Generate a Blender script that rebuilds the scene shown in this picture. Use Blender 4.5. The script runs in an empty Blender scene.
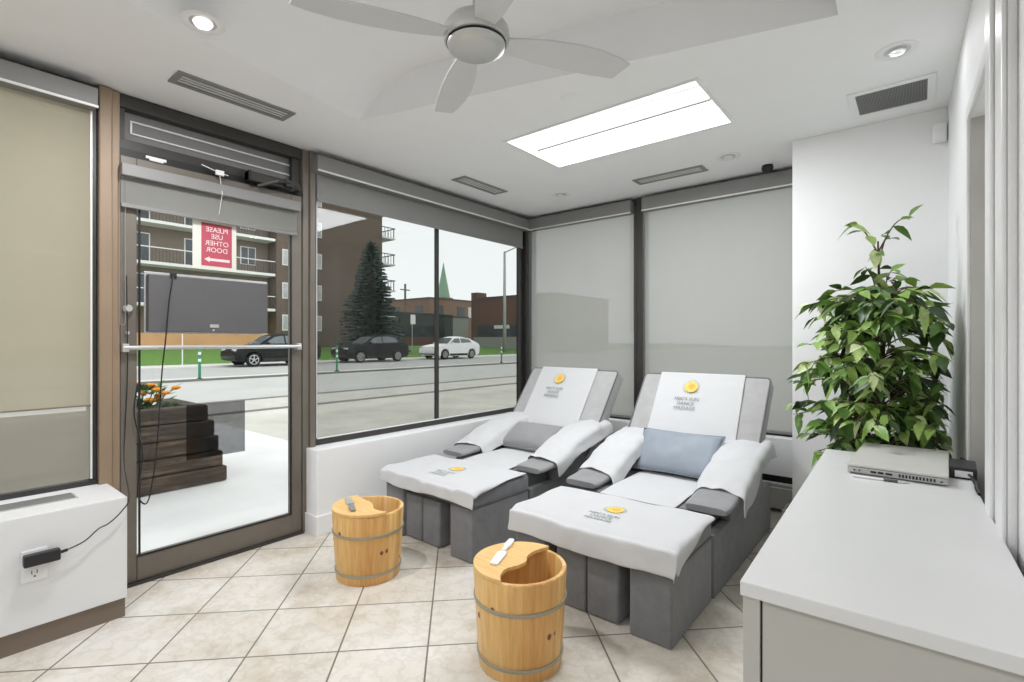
import bpy, bmesh, math, random
from mathutils import Vector, Matrix, noise
random.seed(7)
PI = math.pi
scene = bpy.context.scene
COL = scene.collection

# ------------------------------------------------------------------ camera, sky, exposure, lamps of the room and added fill
cam_data = bpy.data.cameras.new('camera')
cam = bpy.data.objects.new('camera', cam_data); COL.objects.link(cam)
cam_data.sensor_width = 36.0
cam_data.lens = 36.0 * 502 / 1024
cam_data.clip_end = 500
cam.location = (0, 0, 1.345)
cam.rotation_euler = (PI / 2, 0, math.atan2(408, 502))
scene.camera = cam

world = bpy.data.worlds.new('overcast_sky'); scene.world = world
world.use_nodes = True
_bg = world.node_tree.nodes['Background']
_bg.inputs[0].default_value = (0.95, 0.98, 1.0, 1)
_bg.inputs[1].default_value = 1.4

scene.view_settings.view_transform = 'Standard'
scene.view_settings.look = 'None'
scene.view_settings.gamma = 1
scene.view_settings.use_curve_mapping = False
scene.view_settings.exposure = 0.42

CEIL = 2.70

def area_lamp(name, loc, sx, sy, power, color=(1, 1, 1), shape='RECTANGLE'):
    l = bpy.data.lights.new(name, 'AREA'); l.shape = shape; l.size = sx
    if shape in ('RECTANGLE', 'ELLIPSE'): l.size_y = sy
    l.energy = power; l.color = color
    o = bpy.data.objects.new(name, l); COL.objects.link(o); o.location = loc
    return o

TROFFER_W = 27
FILL_W = 9
LAMP = (.93, .965, 1.0)
area_lamp('troffer_and_fill_lamp', (-1.54, 2.94, CEIL - 0.02), 1.25, 0.62, TROFFER_W, LAMP)
area_lamp('troffer_and_fill_lamp', (-1.5, -0.7, CEIL - 0.03), 1.2, 0.6, FILL_W, LAMP)  # unseen lamp added behind the camera as fill
area_lamp('troffer_and_fill_lamp', (1.1, -0.7, CEIL - 0.03), 1.2, 0.6, FILL_W, LAMP)  # second added fill lamp, also out of view
DOWNS = [(-2.367, 0.828), (-0.083, 2.95), (-1.094, 3.862), (-2.577, 3.889)]
for (dx, dy), dw in zip(DOWNS[:2], (31.0, 1.2)):
    area_lamp('downlight_lamp', (dx, dy, CEIL - 0.012), 0.1, 0.1, dw, (.97, .97, 1), 'DISK')

# ------------------------------------------------------------------ materials
def s2l(c):
    c = c / 255.0
    return c / 12.92 if c <= 0.04045 else ((c + 0.055) / 1.055) ** 2.4
def rgb(r, g, b): return (s2l(r), s2l(g), s2l(b), 1)

def new_mat(name):
    m = bpy.data.materials.new(name); m.use_nodes = True
    nt = m.node_tree
    return m, nt, nt.nodes['Principled BSDF']

def set_in(b, **kw):
    for k, v in kw.items():
        b.inputs[k.replace('_', ' ')].default_value = v

def tex_coord(nt, scale=(1, 1, 1), rot=(0, 0, 0), loc=(0, 0, 0), kind='Object'):
    tc = nt.nodes.new('ShaderNodeTexCoord'); mp = nt.nodes.new('ShaderNodeMapping')
    mp.inputs['Scale'].default_value = scale; mp.inputs['Rotation'].default_value = rot; mp.inputs['Location'].default_value = loc
    nt.links.new(tc.outputs[kind], mp.inputs[0])
    return mp.outputs[0]

def noise_tex(nt, vec, scale, detail=4, rough=.55):
    n = nt.nodes.new('ShaderNodeTexNoise'); n.inputs['Scale'].default_value = scale
    n.inputs['Detail'].default_value = detail; n.inputs['Roughness'].default_value = rough
    nt.links.new(vec, n.inputs['Vector'])
    return n.outputs['Fac']

def ramp(nt, fac, stops):
    r = nt.nodes.new('ShaderNodeValToRGB')
    els = r.color_ramp.elements
    while len(els) < len(stops): els.new(.5)
    for e, (p, c) in zip(els, stops): e.position = p; e.color = c
    nt.links.new(fac, r.inputs[0])
    return r.outputs[0]

def mixc(nt, fac, a, b, mode='MIX'):
    n = nt.nodes.new('ShaderNodeMix'); n.data_type = 'RGBA'; n.blend_type = mode
    for s, v in ((n.inputs[0], fac), (n.inputs[6], a), (n.inputs[7], b)):
        if hasattr(v, 'is_linked'): nt.links.new(v, s)
        else: s.default_value = v
    return n.outputs[2]

def bump(nt, b, h, strength=.2, dist=.01):
    n = nt.nodes.new('ShaderNodeBump'); n.inputs['Strength'].default_value = strength; n.inputs['Distance'].default_value = dist
    nt.links.new(h, n.inputs['Height']); nt.links.new(n.outputs[0], b.inputs['Normal'])

def plain(name, col, rough=.5, metal=0, var=.06, scale=6, bmp=0, bscale=150, coat=0, sheen=0):
    """a solid colour with a faint mottling"""
    m, nt, b = new_mat(name)
    v = tex_coord(nt)
    f = noise_tex(nt, v, scale)
    lo = tuple(c * (1 - var) for c in col[:3]) + (1,); hi = tuple(min(1, c * (1 + var)) for c in col[:3]) + (1,)
    nt.links.new(ramp(nt, f, [(.3, lo), (.7, hi)]), b.inputs['Base Color'])
    set_in(b, Roughness=rough, Metallic=metal)
    if name.endswith('car_paint') and col[0] < .1: b.inputs['Specular IOR Level'].default_value = .2
    if coat: b.inputs['Coat Weight'].default_value = coat
    if sheen: b.inputs['Sheen Weight'].default_value = sheen
    if bmp: bump(nt, b, noise_tex(nt, v, bscale, 2), bmp, .004)
    return m

M = {}
M['cover_white'] = plain('enamel_white', rgb(228, 228, 228), .45, var=.01)
M['wall'] = plain('painted_wall', rgb(240, 240, 240), .6, var=.01)
M['ceiling'] = plain('painted_ceiling', rgb(246, 246, 247), .7, var=.01)
M['trim_white'] = plain('gloss_white_trim', rgb(240, 240, 240), .35, var=.01)
M['bronze'] = plain('bronze_aluminium', rgb(148, 128, 106), .5, .1, var=.05)
M['bronze_dark'] = plain('dark_bronze_frame', rgb(116, 109, 100), .45, .2, var=.08)
M['frame_dark'] = plain('dark_frame', rgb(62, 60, 57), .45, .2, var=.08)
M['post_dark'] = plain('dark_corner_post', rgb(48, 46, 44), .4, .1, var=.08)
M['black'] = plain('black_rubber', rgb(22, 22, 22), .5)
M['black_plastic'] = plain('black_plastic', rgb(30, 30, 31), .35)
M['valance'] = plain('grey_valance', rgb(136, 135, 133), .5, .15, var=.03)
M['valance_lip'] = plain('pale_valance_lip', rgb(225, 225, 222), .4, .1)
M['steel'] = plain('brushed_steel', rgb(200, 200, 198), .38, .55, var=.05)
M['alu'] = plain('satin_aluminium', rgb(205, 205, 205), .35, .7, var=.03)
M['white_plastic'] = plain('white_plastic', rgb(238, 238, 238), .35, var=.01)
M['blade'] = plain('fan_blade_silver', rgb(214, 214, 214), .45, .1, var=.02)
M['toe'] = plain('brown_toe_kick', rgb(125, 110, 97), .6)
M['panel_grey'] = plain('grey_panel', rgb(128, 127, 126), .55, .1, var=.03)
M['sign_grey'] = plain('sign_back_grey', rgb(94, 93, 94), .5, .1, var=.03)
M['desk'] = plain('white_laminate', rgb(226, 226, 225), .32, var=.008)
M['desk_side'] = plain('shade_toned_laminate', rgb(192, 190, 184), .45, var=.012)  # desk panels toned darker than the top, shade put into the colour
M['laptop'] = plain('silver_laptop', rgb(212, 211, 205), .4, .05, var=.02)
M['laptop_edge'] = plain('laptop_edge', rgb(186, 186, 184), .4, .2)
M['fabric'] = plain('shaded_grey_velour', rgb(120, 121, 124), .85, var=.12, scale=14, bmp=.25, bscale=260, sheen=.3)  # recliner velour darkened for the faces turned from the light
M['fabric_pad'] = plain('lit_grey_velour', rgb(176, 175, 174), .85, var=.06, scale=14, bmp=.2, bscale=260, sheen=.3)  # same velour lightened for the backrest, which faces the light
M['piping'] = plain('piping_grey', rgb(112, 112, 114), .8)
M['fabric_arm'] = plain('arm_velour', rgb(146, 146, 147), .85, var=.06, scale=14, bmp=.2, bscale=260, sheen=.3)  # same velour, toned between the lit and shaded copies
M['gap_shade'] = plain('painted_gap_shade', rgb(40, 40, 42), .9)  # near-black painted shade for the leg rest and stool gaps
M['cushion_blue'] = plain('blue_grey_satin', rgb(146, 155, 166), .55, var=.08, scale=7, bmp=.15, bscale=30, sheen=.2)
M['cushion_grey'] = plain('grey_cushion', rgb(150, 149, 150), .8, var=.06, bmp=.2, bscale=220, sheen=.2)
M['towel'] = plain('white_terry', rgb(211, 211, 212), .9, var=.012, bmp=.35, bscale=420, sheen=.15)
M['emblem_yellow'] = plain('emblem_yellow', rgb(238, 206, 104), .8, var=.15, scale=60)
M['emblem_orange'] = plain('emblem_orange', rgb(240, 178, 84), .8, var=.15, scale=60)
M['emblem_grey'] = plain('emblem_grey', rgb(170, 172, 150), .8)
M['print_green'] = plain('print_green', rgb(112, 124, 124), .8)
M['hoop'] = plain('grey_hoop', rgb(166, 160, 140), .45, .3)
M['tubinside'] = plain('tub_inside', rgb(200, 140, 78), .6)
M['soil'] = plain('soil', rgb(58, 46, 36), .95, var=.4, scale=40)
M['pot'] = plain('dark_pot', rgb(70, 66, 62), .6)
M['bark'] = plain('bark', rgb(96, 72, 58), .85, var=.35, scale=40, bmp=.5, bscale=60)
M['grille'] = plain('grille_grey', rgb(150, 150, 148), .5, .3)
M['grille_dark'] = plain('grille_void', rgb(92, 92, 92), .7)
M['paper'] = plain('paper', rgb(226, 224, 214), .8, var=.02)
M['sign_red'] = plain('sign_red', rgb(186, 84, 100), .7, var=.05)
M['sign_text'] = plain('sign_text', rgb(236, 214, 214), .7, var=.02)
# outside
M['sidewalk'] = plain('concrete_walk', rgb(224, 223, 220), .9, var=.06, scale=1.5)
M['worn'] = plain('worn_paving', rgb(196, 193, 182), .85, var=.16, scale=.9)
M['pavers'] = plain('pale_pavers', rgb(196, 193, 184), .9, var=.08, scale=2)
M['asphalt'] = plain('asphalt', rgb(188, 187, 182), .92, var=.06, scale=.6)
M['asphalt_dark'] = plain('asphalt_lane', rgb(178, 178, 174), .92, var=.06, scale=.6)
M['kerb'] = plain('kerb', rgb(120, 118, 112), .9, var=.15, scale=3)
M['kerb_pale'] = plain('kerb_pale', rgb(214, 212, 206), .9, var=.05)
M['lawn'] = plain('lawn_green', rgb(92, 132, 50), .95, var=.25, scale=3, bmp=.5, bscale=30)
M['green_post'] = plain('green_post', rgb(16, 128, 92), .5)
M['bwindow'] = plain('building_glass', rgb(70, 76, 80), .15, 0, var=.3, scale=.8)
M['bcurtain'] = plain('curtained_glass', rgb(176, 178, 176), .4, 0, var=.2, scale=1.2)
M['bframe'] = plain('building_white', rgb(226, 224, 220), .7, var=.03)
M['recess'] = plain('balcony_wall', rgb(122, 110, 98), .85, var=.08)
M['rail'] = plain('railing_dark', rgb(74, 76, 76), .6)
M['orange_brick'] = plain('pale_orange_brick', rgb(206, 158, 112), .85, var=.08, scale=1)
M['dark_green'] = plain('dark_green_fascia', rgb(62, 72, 68), .7)
M['concrete'] = plain('concrete_block', rgb(150, 150, 146), .85)
M['spire'] = plain('copper_green', rgb(132, 164, 138), .7)
M['car_black'] = plain('black_car_paint', rgb(20, 22, 24), .42, 0, var=.02, coat=.15)
M['car_grey'] = plain('charcoal_car_paint', rgb(26, 27, 28), .42, 0, var=.02, coat=.15)
M['car_white'] = plain('white_car_paint', rgb(238, 238, 238), .3, 0, var=.01, coat=.5)
M['car_glass'] = plain('car_glass', rgb(92, 100, 104), .08, 0, var=.1, coat=.5)
M['tyre'] = plain('tyre', rgb(30, 30, 30), .85)
M['rim'] = plain('alloy_rim', rgb(196, 196, 196), .35, .6)
M['headlamp'] = plain('headlamp', rgb(220, 224, 228), .15, .2)
M['petal'] = plain('orange_petals', rgb(240, 156, 44), .8, var=.2, scale=40)
M['flower_leaf'] = plain('flower_leaves', rgb(70, 116, 44), .8, var=.3, scale=40)
M['pole_grey'] = plain('galvanised_pole', rgb(170, 172, 172), .5, .4)
M['pole_wood'] = plain('utility_pole_wood', rgb(120, 112, 104), .9)

def floor_mat():
    m, nt, b = new_mat('beige_floor_tiles')
    v = tex_coord(nt, rot=(0, 0, -PI / 4), loc=(0.525 + .384 * 20, -2.24 + .384 * 20, 0))
    br = nt.nodes.new('ShaderNodeTexBrick'); br.offset = 0; br.squash = 1
    br.inputs['Scale'].default_value = 1
    br.inputs['Brick Width'].default_value = .384; br.inputs['Row Height'].default_value = .384
    br.inputs['Mortar Size'].default_value = .0042; br.inputs['Mortar Smooth'].default_value = .15
    br.inputs['Color1'].default_value = (0, 0, 0, 1); br.inputs['Color2'].default_value = (1, 1, 1, 1); br.inputs['Mortar'].default_value = (.5, .5, .5, 1)
    nt.links.new(v, br.inputs['Vector'])
    w = tex_coord(nt)
    n1 = noise_tex(nt, w, 2.4, 6, .62); n2 = noise_tex(nt, w, 9, 5, .6)
    base = ramp(nt, n1, [(.34, rgb(206, 195, 178)), (.48, rgb(226, 220, 210)), (.66, rgb(236, 233, 227))])
    vein = ramp(nt, n2, [(.43, (1, 1, 1, 1)), (.5, (.86, .85, .83, 1)), (.55, (1, 1, 1, 1))])
    c = mixc(nt, .8, base, vein, 'MULTIPLY')
    tint = ramp(nt, br.outputs['Color'], [(0, (.91, .89, .86, 1)), (1, (1.0, 1.0, 1.0, 1))])
    c = mixc(nt, 1, c, tint, 'MULTIPLY')
    c = mixc(nt, br.outputs['Fac'], c, rgb(122, 116, 108))
    nt.links.new(c, b.inputs['Base Color'])
    set_in(b, Roughness=.34)
    inv = nt.nodes.new('ShaderNodeMath'); inv.operation = 'SUBTRACT'; inv.inputs[0].default_value = 1
    nt.links.new(br.outputs['Fac'], inv.inputs[1])
    bump(nt, b, inv.outputs[0], .4, .003)
    return m
M['floor'] = floor_mat()

def brick_mat(name, c1, c2, mortar, scale=1.0):
    m, nt, b = new_mat(name)
    tc = nt.nodes.new('ShaderNodeTexCoord'); sep = nt.nodes.new('ShaderNodeSeparateXYZ'); cmb = nt.nodes.new('ShaderNodeCombineXYZ')
    nt.links.new(tc.outputs['Object'], sep.inputs[0])
    add = nt.nodes.new('ShaderNodeMath'); add.operation = 'ADD'
    nt.links.new(sep.outputs[0], add.inputs[0]); nt.links.new(sep.outputs[1], add.inputs[1])
    nt.links.new(add.outputs[0], cmb.inputs[0]); nt.links.new(sep.outputs[2], cmb.inputs[1])
    br = nt.nodes.new('ShaderNodeTexBrick'); br.inputs['Scale'].default_value = scale
    br.inputs['Brick Width'].default_value = .22; br.inputs['Row Height'].default_value = .075; br.inputs['Mortar Size'].default_value = .008
    br.inputs['Color1'].default_value = c1; br.inputs['Color2'].default_value = c2; br.inputs['Mortar'].default_value = mortar
    nt.links.new(cmb.outputs[0], br.inputs['Vector'])
    nt.links.new(br.outputs['Color'], b.inputs['Base Color']); set_in(b, Roughness=.9)
    return m
M['brick'] = brick_mat('brown_brick', rgb(108, 92, 80), rgb(96, 82, 71), rgb(106, 96, 87))
M['brick_pink'] = brick_mat('pink_brown_brick', rgb(150, 116, 102), rgb(138, 106, 92), rgb(140, 118, 106))
M['brick_dark'] = brick_mat('dark_brown_brick', rgb(112, 76, 64), rgb(98, 68, 58), rgb(104, 80, 70))

def wood_mat():
    m, nt, b = new_mat('pine_staves')
    tc = nt.nodes.new('ShaderNodeTexCoord'); sep = nt.nodes.new('ShaderNodeSeparateXYZ'); nt.links.new(tc.outputs['Object'], sep.inputs[0])
    at2 = nt.nodes.new('ShaderNodeMath'); at2.operation = 'ARCTAN2'
    nt.links.new(sep.outputs[1], at2.inputs[0]); nt.links.new(sep.outputs[0], at2.inputs[1])
    mul = nt.nodes.new('ShaderNodeMath'); mul.operation = 'MULTIPLY'; mul.inputs[1].default_value = 22 / (2 * PI); nt.links.new(at2.outputs[0], mul.inputs[0])
    fl = nt.nodes.new('ShaderNodeMath'); fl.operation = 'FLOOR'; nt.links.new(mul.outputs[0], fl.inputs[0])
    wn = nt.nodes.new('ShaderNodeTexWhiteNoise'); wn.noise_dimensions = '1D'; nt.links.new(fl.outputs[0], wn.inputs['W'])
    base = ramp(nt, wn.outputs['Value'], [(0, rgb(220, 168, 100)), (.5, rgb(236, 192, 122)), (1, rgb(244, 208, 144))])
    v = tex_coord(nt, scale=(26, 26, 1.6))
    g = noise_tex(nt, v, 2.2, 5, .6)
    grain = ramp(nt, g, [(.35, (.84, .74, .62, 1)), (.6, (1, 1, 1, 1))])
    c = mixc(nt, .8, base, grain, 'MULTIPLY')
    vo = nt.nodes.new('ShaderNodeTexVoronoi'); vo.inputs['Scale'].default_value = 1
    nt.links.new(tex_coord(nt, scale=(11, 11, 8.5)), vo.inputs['Vector'])
    k = ramp(nt, vo.outputs['Distance'], [(.09, (1, 1, 1, 1)), (.13, (0, 0, 0, 1))])
    c = mixc(nt, k, c, rgb(122, 66, 30))
    nt.links.new(c, b.inputs['Base Color']); set_in(b, Roughness=.5); b.inputs['Coat Weight'].default_value = .15
    return m
M['wood'] = wood_mat()
def lidwood():
    m, nt, b = new_mat('pine_lid')
    g = noise_tex(nt, tex_coord(nt, scale=(3, 30, 3)), 2.5, 4)
    nt.links.new(ramp(nt, g, [(.3, rgb(228, 180, 112)), (.7, rgb(242, 204, 138))]), b.inputs['Base Color']); set_in(b, Roughness=.5)
    return m
M['lidwood'] = lidwood()
def timber():
    m, nt, b = new_mat('weathered_timber')
    v = tex_coord(nt, scale=(6, 1, 8)); g = noise_tex(nt, v, 3, 6, .65)
    nt.links.new(ramp(nt, g, [(.3, rgb(52, 46, 42)), (.55, rgb(84, 74, 66)), (.75, rgb(130, 112, 94))]), b.inputs['Base Color'])
    set_in(b, Roughness=.95); bump(nt, b, g, .6, .02)
    return m
M['timber'] = timber()
def leaf_mat():
    m, nt, b = new_mat('ficus_leaf')
    ge = nt.nodes.new('ShaderNodeNewGeometry')
    c = ramp(nt, ge.outputs['Random Per Island'], [(0, rgb(40, 58, 38)), (.22, rgb(72, 104, 50)), (.5, rgb(116, 158, 70)), (.8, rgb(166, 196, 104)), (1, rgb(216, 226, 176))])
    f = noise_tex(nt, tex_coord(nt), 35, 2)
    c = mixc(nt, 1, c, ramp(nt, f, [(.3, (.8, .8, .8, 1)), (.7, (1.1, 1.1, 1.05, 1))]), 'MULTIPLY')
    nt.links.new(c, b.inputs['Base Color']); set_in(b, Roughness=.42)
    return m
M['leaf'] = leaf_mat()
def needle_mat():
    m, nt, b = new_mat('spruce_needles')
    f = noise_tex(nt, tex_coord(nt), 2.5, 5)
    nt.links.new(ramp(nt, f, [(.3, rgb(40, 54, 48)), (.7, rgb(86, 104, 94))]), b.inputs['Base Color']); set_in(b, Roughness=.9)
    return m
M['needles'] = needle_mat()

def glass_mat(name, tint, refl=.03):
    m = bpy.data.materials.new(name); m.use_nodes = True; nt = m.node_tree
    nt.nodes.remove(nt.nodes['Principled BSDF']); out = nt.nodes['Material Output']
    tr = nt.nodes.new('ShaderNodeBsdfTransparent'); tr.inputs[0].default_value = tint
    gl = nt.nodes.new('ShaderNodeBsdfGlossy'); gl.inputs['Roughness'].default_value = 0.01
    lw = nt.nodes.new('ShaderNodeLayerWeight'); lw.inputs['Blend'].default_value = .5
    pw = nt.nodes.new('ShaderNodeMath'); pw.operation = 'POWER'; pw.inputs[1].default_value = 4.5; nt.links.new(lw.outputs['Facing'], pw.inputs[0])
    fr = nt.nodes.new('ShaderNodeMath'); fr.operation = 'MULTIPLY_ADD'; fr.inputs[1].default_value = .7; fr.inputs[2].default_value = refl
    nt.links.new(pw.outputs[0], fr.inputs[0])
    mx = nt.nodes.new('ShaderNodeMixShader')
    nt.links.new(fr.outputs[0], mx.inputs[0]); nt.links.new(tr.outputs[0], mx.inputs[1]); nt.links.new(gl.outputs[0], mx.inputs[2])
    nt.links.new(mx.outputs[0], out.inputs[0])
    return m
M['glass_clear'] = glass_mat('clear_glass', (.95, .96, .96, 1), .015)
M['glass_tint'] = glass_mat('grey_tinted_glass', (.72, .73, .72, 1), .03)
M['film'] = glass_mat('dark_film', (.50, .50, .51, 1), .02)

def fabric_screen(name, col, transp, transl):
    m = bpy.data.materials.new(name); m.use_nodes = True; nt = m.node_tree
    nt.nodes.remove(nt.nodes['Principled BSDF']); out = nt.nodes['Material Output']
    v = tex_coord(nt); f = noise_tex(nt, v, 1.2, 3)
    c = ramp(nt, f, [(.3, tuple(x * .95 for x in col[:3]) + (1,)), (.7, col)])
    d = nt.nodes.new('ShaderNodeBsdfDiffuse'); t = nt.nodes.new('ShaderNodeBsdfTranslucent'); tr = nt.nodes.new('ShaderNodeBsdfTransparent')
    nt.links.new(c, d.inputs[0]); nt.links.new(c, t.inputs[0])
    a = nt.nodes.new('ShaderNodeMixShader'); a.inputs[0].default_value = transl
    nt.links.new(d.outputs[0], a.inputs[1]); nt.links.new(t.outputs[0], a.inputs[2])
    b2 = nt.nodes.new('ShaderNodeMixShader'); b2.inputs[0].default_value = transp
    nt.links.new(a.outputs[0], b2.inputs[1]); nt.links.new(tr.outputs[0], b2.inputs[2])
    nt.links.new(b2.outputs[0], out.inputs[0])
    return m
M['screen_grey'] = fabric_screen('grey_screen_fabric', rgb(174, 174, 169), .06, .40)
M['screen_beige'] = fabric_screen('beige_screen_fabric', rgb(186, 179, 158), .03, .45)
M['screen_sheer'] = fabric_screen('sheer_beige_fabric', rgb(200, 195, 180), .42, .4)

def emit(name, col, strength):
    m, nt, b = new_mat(name)
    b.inputs['Base Color'].default_value = (.8, .8, .8, 1)
    b.inputs['Emission Color'].default_value = col; b.inputs['Emission Strength'].default_value = strength
    return m
M['lamp_on'] = emit('lit_diffuser', (1, 1, 1, 1), 1.5)
M['lamp_bulb'] = emit('lit_bulb', (1, .97, .92, 1), 3)

# ------------------------------------------------------------------ mesh helpers
class MB:
    """collects shapes into one mesh"""
    def __init__(self): self.bm = bmesh.new()
    def box(self, x0, x1, y0, y1, z0, z1, bev=0, seg=2, mat=None):
        t = bmesh.new()
        bmesh.ops.create_cube(t, size=1)
        for v in t.verts:
            v.co = Vector(((x0 + x1) / 2 + v.co.x * (x1 - x0), (y0 + y1) / 2 + v.co.y * (y1 - y0), (z0 + z1) / 2 + v.co.z * (z1 - z0)))
        if bev:
            bmesh.ops.bevel(t, geom=list(t.edges), offset=min(bev, .49 * min(abs(x1 - x0), abs(y1 - y0), abs(z1 - z0))), segments=seg, profile=.6, affect='EDGES')
        self.join(t, mat); return self
    def join(self, t, mat=None):
        if mat is not None: bmesh.ops.transform(t, matrix=mat, verts=t.verts)
        bmesh.ops.recalc_face_normals(t, faces=t.faces)
        me = bpy.data.meshes.new('tmp'); t.to_mesh(me); t.free()
        self.bm.from_mesh(me); bpy.data.meshes.remove(me)
    def poly(self, pts):
        vs = [self.bm.verts.new(p) for p in pts]; self.bm.faces.new(vs); return self
    def prism(self, pts2, z0, z1, axis='z', bev=0):
        """extrude a 2D outline; axis z: (x,y); axis x: (y,z); axis y: (x,z)"""
        t = bmesh.new()
        def P(a, b, c): return {'z': (a, b, c), 'x': (c, a, b), 'y': (a, c, b)}[axis]
        lo = [t.verts.new(P(a, b, z0)) for a, b in pts2]; hi = [t.verts.new(P(a, b, z1)) for a, b in pts2]
        n = len(pts2)
        t.faces.new(lo); t.faces.new(hi[::-1])
        for i in range(n): t.faces.new((lo[i], lo[(i + 1) % n], hi[(i + 1) % n], hi[i]))
        bmesh.ops.recalc_face_normals(t, faces=t.faces)
        if bev: bmesh.ops.bevel(t, geom=list(t.edges), offset=bev, segments=2, profile=.6, affect='EDGES')
        self.join(t); return self
    def tube(self, pts, r, n=8, closed=False, radii=None):
        t = bmesh.new(); P = [Vector(p) for p in pts]; rings = []
        N = len(P)
        up = None
        for i, p in enumerate(P):
            a = P[(i - 1) % N] if closed else P[max(i - 1, 0)]; b = P[(i + 1) % N] if closed else P[min(i + 1, N - 1)]
            d = (b - a).normalized()
            if up is None:
                up = d.orthogonal().normalized()
            else:
                up = (up - d * up.dot(d))
                up = up.normalized() if up.length > 1e-6 else d.orthogonal().normalized()
            w = d.cross(up); rr = radii[i] if radii else r
            rings.append([t.verts.new(p + (up * math.cos(2 * PI * k / n) + w * math.sin(2 * PI * k / n)) * rr) for k in range(n)])
        for i in range(N if closed else N - 1):
            A, B = rings[i], rings[(i + 1) % N]
            for k in range(n): t.faces.new((A[k], A[(k + 1) % n], B[(k + 1) % n], B[k]))
        if not closed: t.faces.new(rings[0]); t.faces.new(rings[-1])
        self.join(t); return self
    def lathe(self, prof, n=32, c=(0, 0, 0), axis='z', cap=True):
        """prof: (radius, height) pairs"""
        t = bmesh.new(); rings = []
        for r, h in prof:
            ring = []
            for k in range(n):
                a = 2 * PI * k / n; x, y = r * math.cos(a), r * math.sin(a)
                p = (x, y, h) if axis == 'z' else ((h, x, y) if axis == 'x' else (x, h, y))
                ring.append(t.verts.new((c[0] + p[0], c[1] + p[1], c[2] + p[2])))
            rings.append(ring)
        for A, B in zip(rings, rings[1:]):
            for k in range(n): t.faces.new((A[k], A[(k + 1) % n], B[(k + 1) % n], B[k]))
        if cap: t.faces.new(rings[0]); t.faces.new(rings[-1])
        self.join(t); return self
    def grid(self, f, nu, nv):
        vs = [[self.bm.verts.new(f(i / nu, j / nv)) for j in range(nv + 1)] for i in range(nu + 1)]
        for i in range(nu):
            for j in range(nv): self.bm.faces.new((vs[i][j], vs[i + 1][j], vs[i + 1][j + 1], vs[i][j + 1]))
        return self
    def xf(self, m): bmesh.ops.transform(self.bm, matrix=m, verts=self.bm.verts); return self
    def build(self, name, mat, parent=None, smooth=False, angle=None):
        me = bpy.data.meshes.new(name)
        self.bm.to_mesh(me); self.bm.free()
        me.materials.append(mat if not isinstance(mat, str) else M[mat])
        if smooth:
            for p in me.polygons: p.use_smooth = True
            if angle:
                me.set_sharp_from_angle(angle=math.radians(angle))
        o = bpy.data.objects.new(name, me); COL.objects.link(o)
        if parent is not None: o.parent = parent
        return o

def tag(o, label=None, cat=None, group=None, kind=None):
    if label: o['label'] = label
    if cat: o['category'] = cat
    if group: o['group'] = group
    if kind: o['kind'] = kind
    return o
def thing(name, label, cat, loc=(0, 0, 0), rz=0, group=None):
    o = bpy.data.objects.new(name, None); COL.objects.link(o)
    o.location = loc; o.rotation_euler = (0, 0, rz)
    o.empty_display_size = .1
    return tag(o, label, cat, group)
def struct(o, label=None, cat=None):
    o['kind'] = 'structure'
    return tag(o, label, cat)
def sroot(name, loc=(0, 0, 0)):
    o = bpy.data.objects.new(name, None); COL.objects.link(o); o.location = loc; o['kind'] = 'structure'; o.empty_display_size = .1
    return o
def solid(o, t=.006, sub=1, off=1):
    m = o.modifiers.new('thickness', 'SOLIDIFY'); m.thickness = t; m.offset = off
    if sub:
        s = o.modifiers.new('smooth', 'SUBSURF'); s.levels = sub; s.render_levels = sub
    return o
def text_mesh(body, size, spacing=1.0, align='CENTER', line=1.0):
    cu = bpy.data.curves.new('lettering', 'FONT'); cu.body = body; cu.size = size; cu.align_x = align; cu.align_y = 'CENTER'
    cu.space_line = line; cu.space_character = spacing; cu.offset = size * (.008 if size > .04 else .0)
    o = bpy.data.objects.new('lettering', cu); COL.objects.link(o)
    dg = bpy.context.evaluated_depsgraph_get()
    me = bpy.data.meshes.new_from_object(o.evaluated_get(dg))
    bm = bmesh.new(); bm.from_mesh(me)
    bpy.data.objects.remove(o); bpy.data.meshes.remove(me); bpy.data.curves.remove(cu)
    return bm
def lerp(a, b, t): return a + (b - a) * t
def interp(tab, x):
    if x <= tab[0][0]: return tab[0][1]
    for (a, b), (c, d) in zip(tab, tab[1:]):
        if x <= c: return b + (d - b) * (x - a) / (c - a)
    return tab[-1][1]
def smooth(t): t = max(0, min(1, t)); return t * t * (3 - 2 * t)
def catmull(pts, n=8):
    P = [Vector(p) for p in pts]; out = []
    for i in range(len(P) - 1):
        p0 = P[max(i - 1, 0)]; p1 = P[i]; p2 = P[i + 1]; p3 = P[min(i + 2, len(P) - 1)]
        for k in range(n):
            t = k / n
            out.append(.5 * ((2 * p1) + (p2 - p0) * t + (2 * p0 - 5 * p1 + 4 * p2 - p3) * t * t + (3 * p1 - p0 - 3 * p2 + p3) * t ** 3))
    out.append(P[-1]); return out

# ------------------------------------------------------------------ room shell
L = -3.40          # plane of the shop front
B = 4.47           # plane of the back windows
R = 0.15           # plane of the right wall
WALL_PIVOT = (.126, 3.84, 0); WALL_TURN = math.radians(1.68)   # the right wall runs slightly off square
struct(MB().box(-3.40, 1.9, -2.1, 4.5, -.06, 0).build('floor', 'floor'))

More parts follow.
